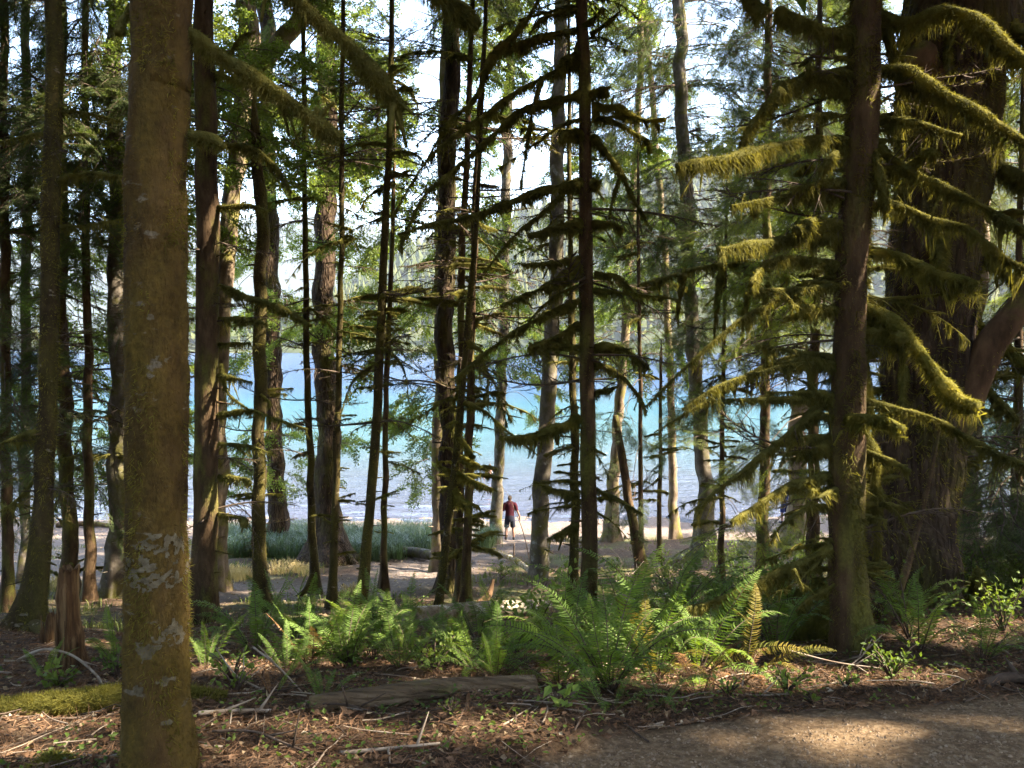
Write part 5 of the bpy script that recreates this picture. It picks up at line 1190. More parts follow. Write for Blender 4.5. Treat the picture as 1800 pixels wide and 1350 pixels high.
lump_log('fallen_log', 'short log lying in the sedge grass by the path', 'log', [gp(706, 25.2, 0.22), gp(745, 24.4, 0.2), gp(780, 23.6, 0.15)], [0.17, 0.16, 0.13], 'bark_grey', n=24)
lump_log('fallen_log', 'lichen-white log half hidden behind the large fern', 'log', [gp(1040, 12.5, 0.12), gp(1120, 13.0, 0.14), gp(1180, 13.6, 0.12)], [0.13, 0.12, 0.10], 'log_lichen', n=24, moss=500, mlen=0.05)
lump_log('bark_slab', 'curved slab of red-brown bark rearing up behind the fallen log', 'bark', [gp(818, 11.6, 0.05), gp(838, 11.8, 0.16), gp(858, 12.0, 0.30), gp(867, 12.1, 0.55)], [0.05, 0.07, 0.06, 0.02], 'bark_red', n=24, sides=10)
lump_log('fallen_branch', 'broken mossy bough slanting down the slope below the person', 'branch', [gp(838, 24.5, 0.25), gp(870, 22.8, 0.35), gp(905, 21.5, 0.30), gp(935, 20.2, 0.15)], [0.05, 0.07, 0.08, 0.06], 'log_lichen', n=30, sides=10, moss=700, mlen=0.09)
for i, (x, Yv, lbl) in enumerate(((880, 22.2, 'short dark spur standing on the broken mossy bough'),)):
    lump_log('dead_spur', lbl, 'branch', [gp(903, 21.5, 0.25), gp(904, 21.5, 0.75)], [0.03, 0.015], 'twig', n=8, sides=6)
lump_log('driftwood', 'dark driftwood lying on the beach at left', 'log', [gp(90, 33.6, 0.1), gp(150, 33.8, 0.14), gp(215, 33.5, 0.08)], [0.1, 0.12, 0.06], 'bark_spruce', n=20)
lump_log('dead_sapling', 'thin dark leaning dead stem crossing beside the person', 'branch', [gp(934, 21.0, 0), at(928, 970, 21), at(918, 930, 21), at(906, 900, 21), at(893, 870, 21), at(878, 850, 21)], [0.014, 0.013, 0.011, 0.009, 0.006, 0.004], 'twig', n=30, sides=6)
lump_log('leaning_stem', 'thin bare stem leaning against the huge trunk at right', 'branch', [gp(1562, 6.0, -0.05), at(1590, 1010, 6.2), at(1612, 930, 6.4), at(1632, 850, 6.5), at(1650, 760, 6.6), at(1655, 700, 6.6)], [0.035, 0.032, 0.028, 0.02, 0.012, 0.006], 'bark_spruce', n=40, sides=8, moss=600, mlen=0.03)

# rotten stump: splintered shell
def stump(label, pts, d, bark, spikes, name='rotten_stump'):
    W = np.array([at(x, y, d) for x, y, _ in pts]); rad = [wd / 2 * d / F_PX for _, _, wd in pts]
    W[-1][2] = gz(W[-1][0], d) - 0.1
    S, r = resample(W[::-1], 40, rad[::-1])
    base = S[0] + np.array([0, 0, 0.1])
    root = empty(name, base, label, 'stump')
    k = 26
    mb = MB(); V, N = tube(mb, S, r, k, 0, 0.16, 14, 3, cap=True)
    A = mb.v[0]; top = S[-1][2]; Hh = top - S[0][2]
    th = np.arange(k); jag = spikes * (np.abs(vnoise(th * 0.9, 3.1, 0, 9)) + 0.3 * vnoise(th * 2.3, 1.0, 0, 4))
    grid_ = A[:40 * k].reshape(40, k, 3); t_ = ((grid_[:, :, 2] - S[0][2]) / Hh)
    grid_[:, :, 2] -= np.clip(t_ - 0.6, 0, 1) / 0.4 * jag[None, :]
    A[-1][2] -= spikes * 1.4
    mb.build('wood', [M[bark]], root, base, smooth=False)
    b = MB()
    for _ in range(14):
        j = random.randrange(k); i = random.randrange(3, 22); P = grid_[i, j]
        q = P + N[i, j] * 0.012
        tube(b, np.array([q - [0, 0, 0.12], q + [0, 0, random.uniform(0.05, 0.22)]]), np.array([0.012, 0.003]), 4, 0)
    b.build('splinter', [M[bark]], root, base, smooth=False)
stump('rotten splintered stump standing at left among roots', [(122, 992, 33), (120, 1040, 35), (122, 1090, 37), (128, 1140, 44), (136, 1195, 62)], 4.9, 'rot', 0.05)
stump('low jagged dark stump beside the taller rotten one', [(92, 1075, 16), (90, 1100, 20), (88, 1140, 26)], 6.2, 'rot', 0.06)
stump('small broken snag between the huge trunk and the shaggy spruce', [(1530, 1075, 9), (1528, 1110, 12), (1526, 1165, 18)], 5.5, 'rot', 0.03)

# moss cushion and mossy root boulder
def cushion(name, label, c, rx, ry, rz, n, mtl, cat='moss'):
    root = empty(name, c, label, cat)
    th = np.linspace(0, 2 * math.pi, 28, endpoint=False); ph = np.linspace(0.02, math.pi / 2, 10)
    mb = MB(); V = []
    for p in ph:
        rr = 1 + 0.22 * fbm(np.cos(th) * 2 + c[0] * 5, np.sin(th) * 2 + p, 0, 5)
        V.append(np.stack([c[0] + rx * np.cos(th) * math.sin(p) * rr, c[1] + ry * np.sin(th) * math.sin(p) * rr, c[2] - 0.05 + rz * math.cos(p) * rr], 1))
    V = np.array(V); i = np.arange(9)[:, None]; j = np.arange(28)[None, :]; j2 = (j + 1) % 28
    mb.add(V.reshape(-1, 3), np.stack([i * 28 + j, i * 28 + j2, (i + 1) * 28 + j2, (i + 1) * 28 + j], -1).reshape(-1, 4))
    mb.build('mound', [M[mtl]], root, c)
    ii = rng.integers(0, 10, n); jj = rng.integers(0, 28, n); P = V[ii, jj] + rng.normal(0, rx * 0.07, (n, 3)) * np.array([1, 1, 0.3])
    b = MB(); strands(b, P, nrm(P - c) + rng.normal(0, 0.4, (n, 3)), rng.uniform(0.01, 0.035, n), 0.004)
    b.build('moss', [M[mtl]], root, c)['kind'] = 'stuff'
cushion('moss_cushion', 'round green moss cushion on the litter at lower left', on_ground(92, 1345, 0.0), 0.10, 0.09, 0.07, 3500, 'moss')
cushion('moss_cushion', 'small moss cushion by the trail edge, lower centre', on_ground(870, 1318, 0.0), 0.09, 0.06, 0.04, 1800, 'moss_dark')
cushion('mossy_boulder', 'dark mossy hump at the foot of the huge trunk', gp(1445, 6.1, 0.0), 0.20, 0.25, 0.42, 5000, 'moss_dark', 'boulder')

# named sticks lying about
def stick(label, pts, r0, r1, mtl='twig_pale', name='fallen_stick'):
    W = np.array(pts); S, r = resample(W, 22, np.linspace(r0, r1, len(pts)))
    o_ = S[len(S) // 2]
    mb = MB(); tube(mb, S, r, 6, 0, 0.1, 20)
    for _ in range(2):
        i = random.randrange(6, 18); d = S[i] - S[i - 3] + rng.normal(0, 0.05, 3) + np.array([0, 0, 0.03]); d /= np.linalg.norm(d)
        tube(mb, S[i] + d * np.linspace(0, 0.14, 4)[:, None], np.linspace(r1 + 0.002, 0.0015, 4), 4, 0)
    ob = mb.build(name, [M[mtl]], None, o_); ob.location = o_
    return tag(ob, label, 'stick')
stick('pale arched stick left of the nearest trunk', [gp(15, 4.9, 0.03), gp(60, 4.8, 0.14), gp(110, 4.7, 0.12), gp(150, 4.5, 0.03), gp(165, 4.2, 0.02)], 0.010, 0.006)
stick('straight pale stick leaning right of the nearest trunk', [gp(437, 4.4, 0.19), gp(480, 4.1, 0.10), gp(525, 3.85, 0.01)], 0.006, 0.004)
stick('forked pale twig rising right of the nearest trunk', [gp(445, 3.9, 0.02), gp(405, 4.1, 0.08), gp(370, 4.3, 0.20)], 0.006, 0.003)
stick('brown stick lying flat right of the nearest trunk, lower', [gp(335, 3.35, 0.02), gp(400, 3.4, 0.02), gp(470, 3.42, 0.02)], 0.012, 0.009)
stick('long dark curving stick on the litter below the log', [gp(360, 3.12, 0.03), gp(430, 3.1, 0.035), gp(480, 3.0, 0.03), gp(540, 2.92, 0.02)], 0.007, 0.004, 'twig')
stick('long grey stick at the bottom edge below the log', [gp(590, 2.97, 0.015), gp(680, 3.0, 0.02), gp(770, 3.05, 0.015)], 0.009, 0.006)
stick('thin stick lying along the litter bank below the weathered log', [gp(530, 3.5, 0.03), gp(600, 3.45, 0.04), gp(660, 3.4, 0.02)], 0.007, 0.004, 'twig')
stick('pale stick on the sunny verge of the trail', [gp(1265, 3.95, 0.02), gp(1330, 3.95, 0.02), gp(1400, 3.97, 0.02)], 0.007, 0.004)
stick('long bare twig lying below the shaggy spruce', [gp(1395, 4.6, 0.14), gp(1480, 4.5, 0.08), gp(1560, 4.5, 0.02)], 0.006, 0.003)
stick('crooked bare twig standing beneath the huge trunk', [gp(1500, 4.6, 0.02), gp(1530, 4.7, 0.08), gp(1545, 4.75, 0.16)], 0.006, 0.003)
stick('dead bleached brush tangled right of the centre spruce', [gp(1095, 15.0, 0.05), gp(1085, 15.2, 0.4), gp(1095, 15.3, 0.7), gp(1075, 15.4, 1.0)], 0.018, 0.005)
stick('dead bleached branch beside the tangled brush right of the centre spruce', [gp(1060, 15.0, 0.25), gp(1085, 15.2, 0.3), gp(1115, 15.5, 0.5), gp(1135, 15.7, 0.75)], 0.016, 0.005)
stick('dark root half buried in the trail at the right edge', [gp(1750, 3.95, 0.0), gp(1790, 4.0, 0.03), gp(1840, 4.0, 0.02)], 0.03, 0.025, 'twig', 'surface_root')

# ------------------------------------------------------------------ ferns
def frond_mesh(seed, arch=0.55, mtl='fern'):
    r = np.random.default_rng(seed); mb = MB(); n = 14
    t = np.linspace(0, 1, n)
    rise = 1.0 * t - arch * t ** 2.4
    S = np.stack([t * (0.45 + 0.5 * arch), 0.05 * np.sin(t * 2.5 + seed) * t, rise * 0.85], 1)
    ln = np.linalg.norm(np.diff(S, axis=0), axis=1).sum(); S = S / ln
    tube(mb, S, np.linspace(0.007, 0.0015, n), 3, 0, cap=False)
    T, A, B = frames(S)
    k = 40
    for i, a in enumerate(np.linspace(0.14, 0.995, k)):
        p = np.array([np.interp(a, t, S[:, c]) for c in range(3)]); Tt = nrm(np.array([np.interp(a, t, T[:, c]) for c in range(3)]))
        side = nrm(np.cross(Tt, np.array([0, 0, 1.0]) if abs(Tt[2]) < 0.98 else np.array([1.0, 0, 0]))); side = nrm(np.array([side[0] * 0.2, np.sign(side[1] or 1) * 1.0, side[2]]))
        up = nrm(np.cross(side, Tt)); up = up if up[2] > 0 or abs(up[2]) < 0.2 else -up
        prof = 0.105 * min(1.0, 0.45 + 2.2 * (a - 0.12)) * (1 - ((a - 0.12) / 0.9) ** 2.6) + 0.006
        for sg in (-1, 1):
            L_ = prof * r.uniform(0.88, 1.1); w_ = 0.0125 + 0.05 * L_ * 0.3
            d = nrm(side * sg + Tt * r.uniform(0.18, 0.40) + up * r.uniform(-0.22, 0.12))
            q0 = p + Tt * r.normal(0, 0.002)
            c = np.cross(up, d)
            m1 = q0 + d * L_ * 0.55 + Tt * L_ * 0.02; tip = q0 + d * L_ + Tt * L_ * 0.16 - up * L_ * r.uniform(0.02, 0.22)
            tw = r.normal(0, 0.25)
            wv = (Tt * math.cos(tw) + up * math.sin(tw)) * w_ / 2
            V = np.array([q0 - wv * 0.7, q0 + wv * 0.9, m1 + wv * 0.85, m1 - wv * 0.75, tip])
            mb.add(V, [[0, 1, 2, 3], [3, 2, 4, 4]], 1)
    return mb.mesh('frond', [M['twig'], M[mtl]], smooth=False)

FROND = {}
for mtl in ('fern', 'fern_light', 'fern_yellow', 'fern_dead'):
    FROND[mtl] = [frond_mesh(i + 7, ar, mtl) for i, ar in enumerate((0.18, 0.35, 0.5, 0.62, 0.75))]

def fern(label, p, size, n, mats=('fern',), aim=None, wide=6.283, tilt=0.0):
    root = empty('sword_fern', p, label, 'fern', 'sword ferns on the slope')
    a0 = random.uniform(0, 6.28)
    for i in range(n):
        a = a0 + i * 2.399 if aim is None else aim + random.uniform(-wide / 2, wide / 2)
        s = size * (1.18 if p[0] > 0.1 else 0.86) * random.uniform(0.62, 1.1)
        mt = random.choice(mats)
        link('frond', random.choice(FROND[mt][1:] if p[0] > 0.1 else FROND[mt]), root, (0.02 * math.cos(a), 0.02 * math.sin(a), -0.01), (random.gauss(0, 0.18), random.gauss(tilt - (0.16 if p[0] > 0.1 else 0.22), 0.24), a), s)
    return root

FERNS = [
 ('fern filling in behind the left side of the large one', gp(1015, 4.9), 0.58, 14, ('fern', 'fern_light')),
 ('fern squeezed between the large one and the yellowing one', gp(1155, 4.55), 0.56, 15, ('fern', 'fern', 'fern_yellow')),
 ('dark fern in the second row behind the large one', gp(1060, 5.9), 0.62, 14, ('fern',)),
 ('fern in the second row left of the tall one', gp(1130, 6.6), 0.66, 14, ('fern',)),
 ('low fern above the weathered log, right of its middle', gp(835, 4.95), 0.56, 13, ('fern', 'fern_light')),
 ('low fern above the weathered log, left of its middle', gp(700, 4.85), 0.54, 13, ('fern',)),
 ('fern above the left end of the weathered log', gp(600, 4.95), 0.60, 13, ('fern',)),
 ('fern in the bank between the nearest trunk and the weathered log', gp(540, 5.0), 0.62, 13, ('fern', 'fern', 'fern_dead')),
 ('fern at the back of the bank below the thick fir', gp(510, 6.6), 0.78, 14, ('fern',)),
 ('fern at the back of the bank below the slanting sapling', gp(680, 6.9), 0.80, 14, ('fern',)),
 ('fern at the back of the bank right of the slanting sapling', gp(840, 6.9), 0.74, 14, ('fern',)),
 ('dark fern beneath the low bough of the shaggy spruce', gp(1400, 6.6), 0.6, 13, ('fern',)),
 ('large sword fern at the trail edge in front of the dark centre spruce', gp(1075, 4.15), 0.66, 26, ('fern', 'fern', 'fern_light')),
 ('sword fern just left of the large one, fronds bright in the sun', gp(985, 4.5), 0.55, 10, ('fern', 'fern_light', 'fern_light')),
 ('sword fern with yellowing fronds right of the large one', gp(1235, 4.7), 0.62, 12, ('fern', 'fern_yellow', 'fern', 'fern_light')),
 ('half-dead yellow fern at the sunny verge', gp(1320, 4.45), 0.45, 9, ('fern_yellow', 'fern_dead', 'fern')),
 ('withered brown fern on the sunny trail verge', gp(1235, 4.0), 0.33, 8, ('fern_dead',)),
 ('fern behind the large one, below the centre spruce', gp(1110, 5.4), 0.80, 15, ('fern',)),
 ('tall fern behind right of the large one', gp(1180, 6.2), 0.95, 15, ('fern',)),
 ('fern under the fallen mossy bough of the shaggy spruce', gp(1290, 6.3), 0.80, 13, ('fern', 'fern')),
 ('dark fern left of the mossy hump', gp(1375, 5.4), 0.62, 11, ('fern',)),
 ('fern with upright fronds right of the nearest trunk', gp(350, 4.9), 0.50, 8, ('fern_light', 'fern')),
 ('dark fern clump before the olive pole-like trunk', gp(440, 5.8), 0.78, 14, ('fern',)),
 ('fern with one bright upright frond left of the weathered log', gp(498, 4.55), 0.48, 7, ('fern_light', 'fern')),
 ('wide fern below the leaning slender spruce', gp(560, 5.6), 0.75, 14, ('fern',)),
 ('grey-green fern above the middle of the weathered log', gp(650, 5.4), 0.70, 14, ('fern',)),
 ('fern near the left end of the lichen-spotted log', gp(720, 5.9), 0.72, 13, ('fern',)),
 ('fern in the middle of the bank above the weathered log', gp(790, 5.3), 0.62, 13, ('fern',)),
 ('fern hanging over the right end of the weathered log', gp(870, 4.6), 0.55, 12, ('fern',)),
 ('fern between the lichen-spotted log and the large fern', gp(900, 5.8), 0.72, 13, ('fern', 'fern_light')),
 ('blue-green fern between the stump and the nearest trunk', gp(190, 5.4), 0.62, 12, ('fern', 'fern_light')),
 ('low fern at the foot of the weathered log, left end', gp(560, 3.75), 0.28, 7, ('fern',)),
 ('small low fern at the litter mound right of the nearest trunk', gp(470, 3.85), 0.22, 6, ('fern_light', 'fern_dead')),
 ('small pale fern below the large one on the verge', gp(1075, 3.62), 0.30, 6, ('fern',)),
 ('low dark fern at the shaded verge below the withered one', gp(1170, 3.75), 0.30, 6, ('fern',)),
 ('fern on the right bank beneath the huge trunk', gp(1630, 5.0), 0.50, 11, ('fern', 'fern_light')),
 ('fern spreading over the verge at far right', gp(1745, 4.6), 0.42, 10, ('fern',)),
 ('fern on the far right bank behind the litter patch', gp(1600, 5.9), 0.55, 10, ('fern',)),
 ('fern in shade beyond the tall fern, right of the centre spruce', gp(1220, 8.2), 0.90, 13, ('fern',)),
 ('fern among shrubs below the beach at right', gp(1330, 9.0), 0.95, 14, ('fern',)),
 ('small fern in the left corner on the mossy bank', gp(60, 4.6), 0.28, 7, ('fern', 'fern_light')),
]
for lb, p, s, n, ms in FERNS:
    fern(lb, p, s, n, ms)

# ------------------------------------------------------------------ shrubs, herbs, sedge, grass, litter
def shrub(label, p, size, n, mtl, leaf=0.05, name='shrub', cat='shrub', stems=9, flat=1.0):
    root = empty(name, p, label, cat, 'low green shrubs')
    mb = MB(); P = []; 
    for i in range(stems):
        a = random.uniform(0, 6.28); tp = np.array([math.cos(a) * size * random.uniform(0.2, 0.9), math.sin(a) * size * random.uniform(0.2, 0.9), size * random.uniform(0.4, 1.0) * flat])
        tt = np.linspace(0, 1, 6)[:, None]; S = tp * tt * np.array([1, 1, 1]) + np.array([0, 0, 0.15 * size]) * np.sin(tt * 3.1)
        tube(mb, S, np.linspace(0.006, 0.002, 6), 4, 0, cap=False)
        k = n // stems
        u = rng.uniform(0.25, 1.0, k)
        P.append(tp * u[:, None] + np.array([0, 0, 0.15 * size]) * np.sin(u * 3.1)[:, None] + rng.normal(0, size * 0.10, (k, 3)))
    mb.build('stem', [M['twig']], root)
    P = np.concatenate(P); P[:, 2] = np.maximum(P[:, 2], 0.02); k = len(P)
    b = MB(); D = rng.normal(0, 0.6, (k, 3)) + nrm(P) * 0.7 + np.array([0, 0, -0.2])
    leaves(b, P, D, rng.normal(0, 0.45, (k, 3)) + np.array([0, 0, 1]), leaf * 0.8 * rng.uniform(0.5, 1.3, k), leaf * 0.5, 0)
    b.build('foliage', [M[mtl]], root, smooth=False)
SH = [
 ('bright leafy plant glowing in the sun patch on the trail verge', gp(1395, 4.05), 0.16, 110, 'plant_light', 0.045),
 ('small sunlit plant right of the glowing one on the verge', gp(1500, 4.0), 0.10, 60, 'plant_light', 0.035),
 ('small pale plant at the left end of the sunny verge', gp(1290, 3.85), 0.09, 44, 'plant_light', 0.04),
 ('low plant at the trail edge in shade, below the sun patch', gp(1440, 3.72), 0.06, 26, 'shrub', 0.04),
 ('leafy plant at the verge under the shaggy spruce', gp(1580, 4.3), 0.20, 160, 'shrub', 0.04),
 ('wide-leaved herb at the trail edge, lower centre', gp(985, 3.35), 0.13, 26, 'plant_light', 0.075),
 ('small herb beside the weathered log, lower centre', gp(790, 3.3), 0.08, 24, 'shrub', 0.04),
 ('maple seedling with bright leaves right of the nearest trunk', gp(400, 4.4), 0.22, 40, 'plant_light', 0.075),
 ('low leafy plant between the nearest trunk and the stick', gp(405, 3.95), 0.12, 40, 'shrub', 0.05),
 ('green leafy plant on the left bank below the arched stick', gp(85, 4.2), 0.16, 70, 'shrub', 0.06),
 ('leafy plant below the rotten stump', gp(190, 4.6), 0.14, 60, 'shrub', 0.05),
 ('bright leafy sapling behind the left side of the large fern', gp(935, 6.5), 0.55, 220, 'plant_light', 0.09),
 ('sunny tuft of leaves behind the lichen-spotted log', gp(735, 11.2), 0.35, 170, 'plant_light', 0.06),
 ('green shrub on the slope right of the grey-brown trunk', gp(1010, 16), 0.6, 420, 'shrub', 0.07),
 ('shrub behind the large fern, right of the centre spruce', gp(1110, 14), 0.7, 520, 'shrub', 0.07),
 ('shrub below the dark leaning trunk', gp(1180, 16.5), 0.8, 620, 'shrub', 0.08),
 ('shrub at the foot of the tall grey-green trunk', gp(1265, 20), 0.9, 620, 'shrub', 0.09),
 ('broad shrub between the tall grey-green trunk and the shaggy spruce', gp(1350, 15), 0.9, 800, 'shrub', 0.08),
 ('shrub at the foot of the pale broken trunk', gp(1420, 22), 0.9, 620, 'shrub', 0.09),
 ('dense shrub in the shade left of the mossy hump', gp(1400, 8.5), 0.6, 620, 'shrub', 0.06),
 ('shrub tangled beneath the fallen mossy bough', gp(1300, 11), 0.7, 620, 'shrub', 0.07),
 ('leafy undergrowth bush before the lichen-white log', gp(1180, 10), 0.6, 520, 'shrub', 0.06),
 ('leafy bush on the bank at the right edge', gp(1780, 5.3), 0.35, 260, 'shrub', 0.05),
 ('leafy sapling beside the leaning stem at the huge trunk', gp(1612, 5.4), 0.5, 130, 'shrub', 0.055),
 ('low plants below the person, left of the grey-brown trunk', gp(880, 18.5), 0.45, 420, 'shrub', 0.06),
 ('undergrowth behind the weathered log, left half', gp(610, 4.9), 0.22, 200, 'shrub', 0.05),
 ('undergrowth behind the weathered log, right half', gp(760, 4.9), 0.22, 200, 'shrub', 0.05),
 ('small green tuft at the foot of the olive pole-like trunk', gp(480, 12.0), 0.25, 140, 'shrub', 0.05),
 ('bushy undergrowth right of the huge trunk behind the litter bank', gp(1740, 8.0), 0.6, 480, 'shrub', 0.06),
]
for a_ in SH:
    shrub(a_[0], a_[1], a_[2], a_[3], a_[4], a_[5])

def blades(name, label, pts, n, L, Wd, mtl, bend=0.8, cat='grass', spreadr=0.2):
    """arching grass blades of three faces each, growing in tufts round pts"""
    pts = np.asarray(pts); k = rng.integers(0, len(pts), n)
    ang = rng.uniform(0, 2 * math.pi, n); rr = np.abs(rng.normal(0, spreadr, n))
    Px = pts[k, 0] + np.cos(ang) * rr; Py = pts[k, 1] + np.sin(ang) * rr
    B = np.stack([Px, Py, ground(Px, Py) - 0.01], 1)
    D = np.stack([np.cos(ang) * 0.6, np.sin(ang) * 0.6, np.zeros(n)], 1) + rng.normal(0, 0.35, (n, 3)) * np.array([1, 1, 0])
    Ln = L * rng.uniform(0.5, 1.2, n)[:, None]
    bd = bend * rng.uniform(0.4, 1.3, n)[:, None]
    side = nrm(np.cross(D + 1e-4, np.array([0, 0, 1.0]))) * Wd / 2
    Z = np.array([0, 0, 1.0])
    p1 = B + Z * Ln * 0.55 + D * Ln * 0.15 * bd; p2 = B + Z * Ln * 0.80 + D * Ln * 0.50 * bd; p3 = B + Z * Ln * (0.85 - 0.25 * bd) + D * Ln * 0.95 * bd
    V = np.stack([B - side, B + side, p1 + side, p1 - side, p2 + side * 0.8, p2 - side * 0.8, p3], 1).reshape(-1, 3)
    o = np.arange(n) * 7
    Q = np.concatenate([np.stack([o, o + 1, o + 2, o + 3], 1), np.stack([o + 3, o + 2, o + 4, o + 5], 1), np.stack([o + 5, o + 4, o + 6, o + 6], 1)])
    b = MB(); b.add(V, Q)
    return tag(b.build(name, [M[mtl]], smooth=False), label, cat, kind='stuff')

pts = []
for _ in range(360):
    px = random.uniform(380, 775); Yv = random.uniform(24.3, 30.5)
    p = gp(px, Yv)
    if path_dist(p[0], p[1]) > 1.5: pts.append(p[:2])
for _ in range(14): pts.append(gp(random.uniform(842, 862), random.uniform(27.8, 29.2))[:2])
blades('sedge_grass', 'tall arching blue-green sedge grass along the shore', pts, 17000, 0.85, 0.016, 'sedge', 1.0)
pts = []
for _ in range(1500):
    px = random.uniform(-40, 1460); Yv = random.uniform(9, 30); p = gp(px, Yv)
    if path_dist(p[0], p[1]) > 1.7 and fbm(p[0] * 0.7, p[1] * 0.7, 0, 14) > 0.15: pts.append(p[:2])
blades('short_grass', 'short thin grass scattered over the forest floor', pts, 8000, 0.17, 0.010, 'grass', 0.9, spreadr=0.22)
pts = [gp(random.gauss(cx, 16), random.gauss(Yv, 0.5))[:2] for cx, Yv in ((400, 20), (530, 21), (230, 16), (90, 17), (740, 11.5), (620, 15.5), (500, 21.5), (425, 20.5)) for _ in range(7)]
blades('straw_grass', 'dry straw-coloured grass tufts in sunny spots', pts, 2600, 0.30, 0.010, 'straw', 0.9, spreadr=0.14)

def scatter(n, y0, y1, wid=0.72, power=1.6, trail_ok=False):
    Y = y0 + (y1 - y0) * rng.random(n) ** power
    X = (rng.random(n) * 2 - 1) * (wid * Y + 0.4)
    tr = Y < trail_edge(X) - 0.05
    k = ~tr if not trail_ok else tr
    X, Y = X[k], Y[k]
    return np.stack([X, Y, ground(X, Y)], 1)

P = scatter(110000, 2.2, 9.5); k = len(P); D = rng.normal(0, 1, (k, 3)) * np.array([1, 1, 0.25]) + np.array([0, 0, 0.10])
b = MB(); strands(b, P + np.array([0, 0, 0.004]) + np.array([0, 0, 1]) * rng.uniform(0, 0.018, (k, 1)), D, rng.uniform(0.02, 0.075, k), rng.uniform(0.002, 0.006, k), 0)
P = scatter(9000, 2.2, 9); k = len(P); D = rng.normal(0, 1, (k, 3)) * np.array([1, 1, 0.3])
leaves(b, P + np.array([0, 0, 0.012]), D, rng.normal(0, 0.5, (k, 3)) + np.array([0, 0, 1]), rng.uniform(0.02, 0.06, k), rng.uniform(0.012, 0.035, k), 0, 0.25)
P = scatter(4200, 2.2, 12); k = len(P); D = rng.normal(0, 1, (k, 3)) * np.array([1, 1, 0.3])
leaves(b, P + np.array([0, 0, 0.018]), D, rng.normal(0, 0.5, (k, 3)) + np.array([0, 0, 1]), rng.uniform(0.012, 0.045, k), rng.uniform(0.008, 0.024, k), 1, 0.4)
P = scatter(5000, 9, 32, 0.75, 1.0); k = len(P)
leaves(b, P + np.array([0, 0, 0.015]), rng.normal(0, 1, (k, 3)) * np.array([1, 1, 0.3]), rng.normal(0, 0.5, (k, 3)) + np.array([0, 0, 1]), rng.uniform(0.04, 0.10, k), rng.uniform(0.03, 0.06, k), 1, 0.3)
P = scatter(9000, 2.6, 9); k0 = fbm(P[:, 0] * 1.3, P[:, 1] * 1.3, 0, 41) > 0.18; P = P[k0]; k = len(P)
leaves(b, P + np.array([0, 0, 0.02]) + np.array([0, 0, 1]) * rng.uniform(0, 0.03, (k, 1)), rng.normal(0, 1, (k, 3)) * np.array([1, 1, 0.3]), rng.normal(0, 0.4, (k, 3)) + np.array([0, 0, 1]), rng.uniform(0.012, 0.035, k), rng.uniform(0.010, 0.024, k), 2, 0.15)
tag(b.build('leaf_litter', [M['litter'], M['litter_pale'], M['shrub']], smooth=False), 'red-brown needles and dead leaves covering the forest floor', 'litter', kind='stuff')
b = MB()
P = scatter(1900, 2.2, 11)
for p in P:
    a = random.uniform(0, 6.28); L_ = random.uniform(0.06, 0.40); c = random.gauss(0, 0.15)
    t3 = np.linspace(-0.5, 0.5, 5); S = np.stack([p[0] + math.cos(a) * t3 * L_ + math.sin(a) * c * L_ * (t3 ** 2), p[1] + math.sin(a) * t3 * L_ - math.cos(a) * c * L_ * (t3 ** 2), np.zeros(5)], 1)
    S[:, 2] = ground(S[:, 0], S[:, 1]) + random.uniform(0.006, 0.03) + 0.02 * random.random() * t3
    tube(b, S, np.linspace(1, 0.5, 5) * random.uniform(0.0018, 0.006), 4, random.choice((0, 0, 1)), cap=False)
tag(b.build('twig_litter', [M['twig'], M['twig_pale']]), 'small fallen twigs strewn over the forest floor', 'twigs', kind='stuff')

def pebbles(name, label, P, smin, smax, mtl):
    n = len(P)
    octv = np.array([[1, 0, -0.6], [0, 1, -0.6], [-1, 0, -0.6], [0, -1, -0.6], [0.2, 0.1, 1], [0, 0, -1]], float)
    s = smin * (smax / smin) ** (rng.random(n) ** 2.2)
    sc3 = s[:, None] * np.stack([rng.uniform(0.6, 1.3, n), rng.uniform(0.6, 1.3, n), rng.uniform(0.35, 0.7, n)], 1)
    a = rng.uniform(0, 6.28, n); c, sn = np.cos(a)[:, None], np.sin(a)[:, None]
    O = octv[None] * sc3[:, None, :] * rng.uniform(0.7, 1.25, (n, 6, 1))
    V = np.stack([O[..., 0] * c - O[..., 1] * sn, O[..., 0] * sn + O[..., 1] * c, O[..., 2]], -1) + P[:, None, :] + np.array([0, 0, 1]) * (sc3[:, 2] * 0.25)[:, None, None]
    f = np.array([[0, 1, 4], [1, 2, 4], [2, 3, 4], [3, 0, 4]]); f = np.concatenate([f, f[:, 2:]], 1)
    Q = (f[None] + (np.arange(n) * 6)[:, None, None]).reshape(-1, 4)
    b = MB(); b.add(V.reshape(-1, 3), Q)
    tag(b.build(name, [M[mtl]], smooth=False), label, 'gravel', kind='stuff')
P = scatter(52000, 1.9, 4.4, 0.75, 1.0, True)
pebbles('gravel', 'small grey-brown stones of the gravel trail', P, 0.0028, 0.013, 'pebble')
Yb = rng.uniform(30.5, 36.3, 5000); Xb = (rng.random(5000) * 2 - 1) * 0.72 * Yb
pebbles('beach_gravel', 'pebbles along the lake beach', np.stack([Xb, Yb, ground(Xb, Yb)], 1), 0.012, 0.06, 'pebble')

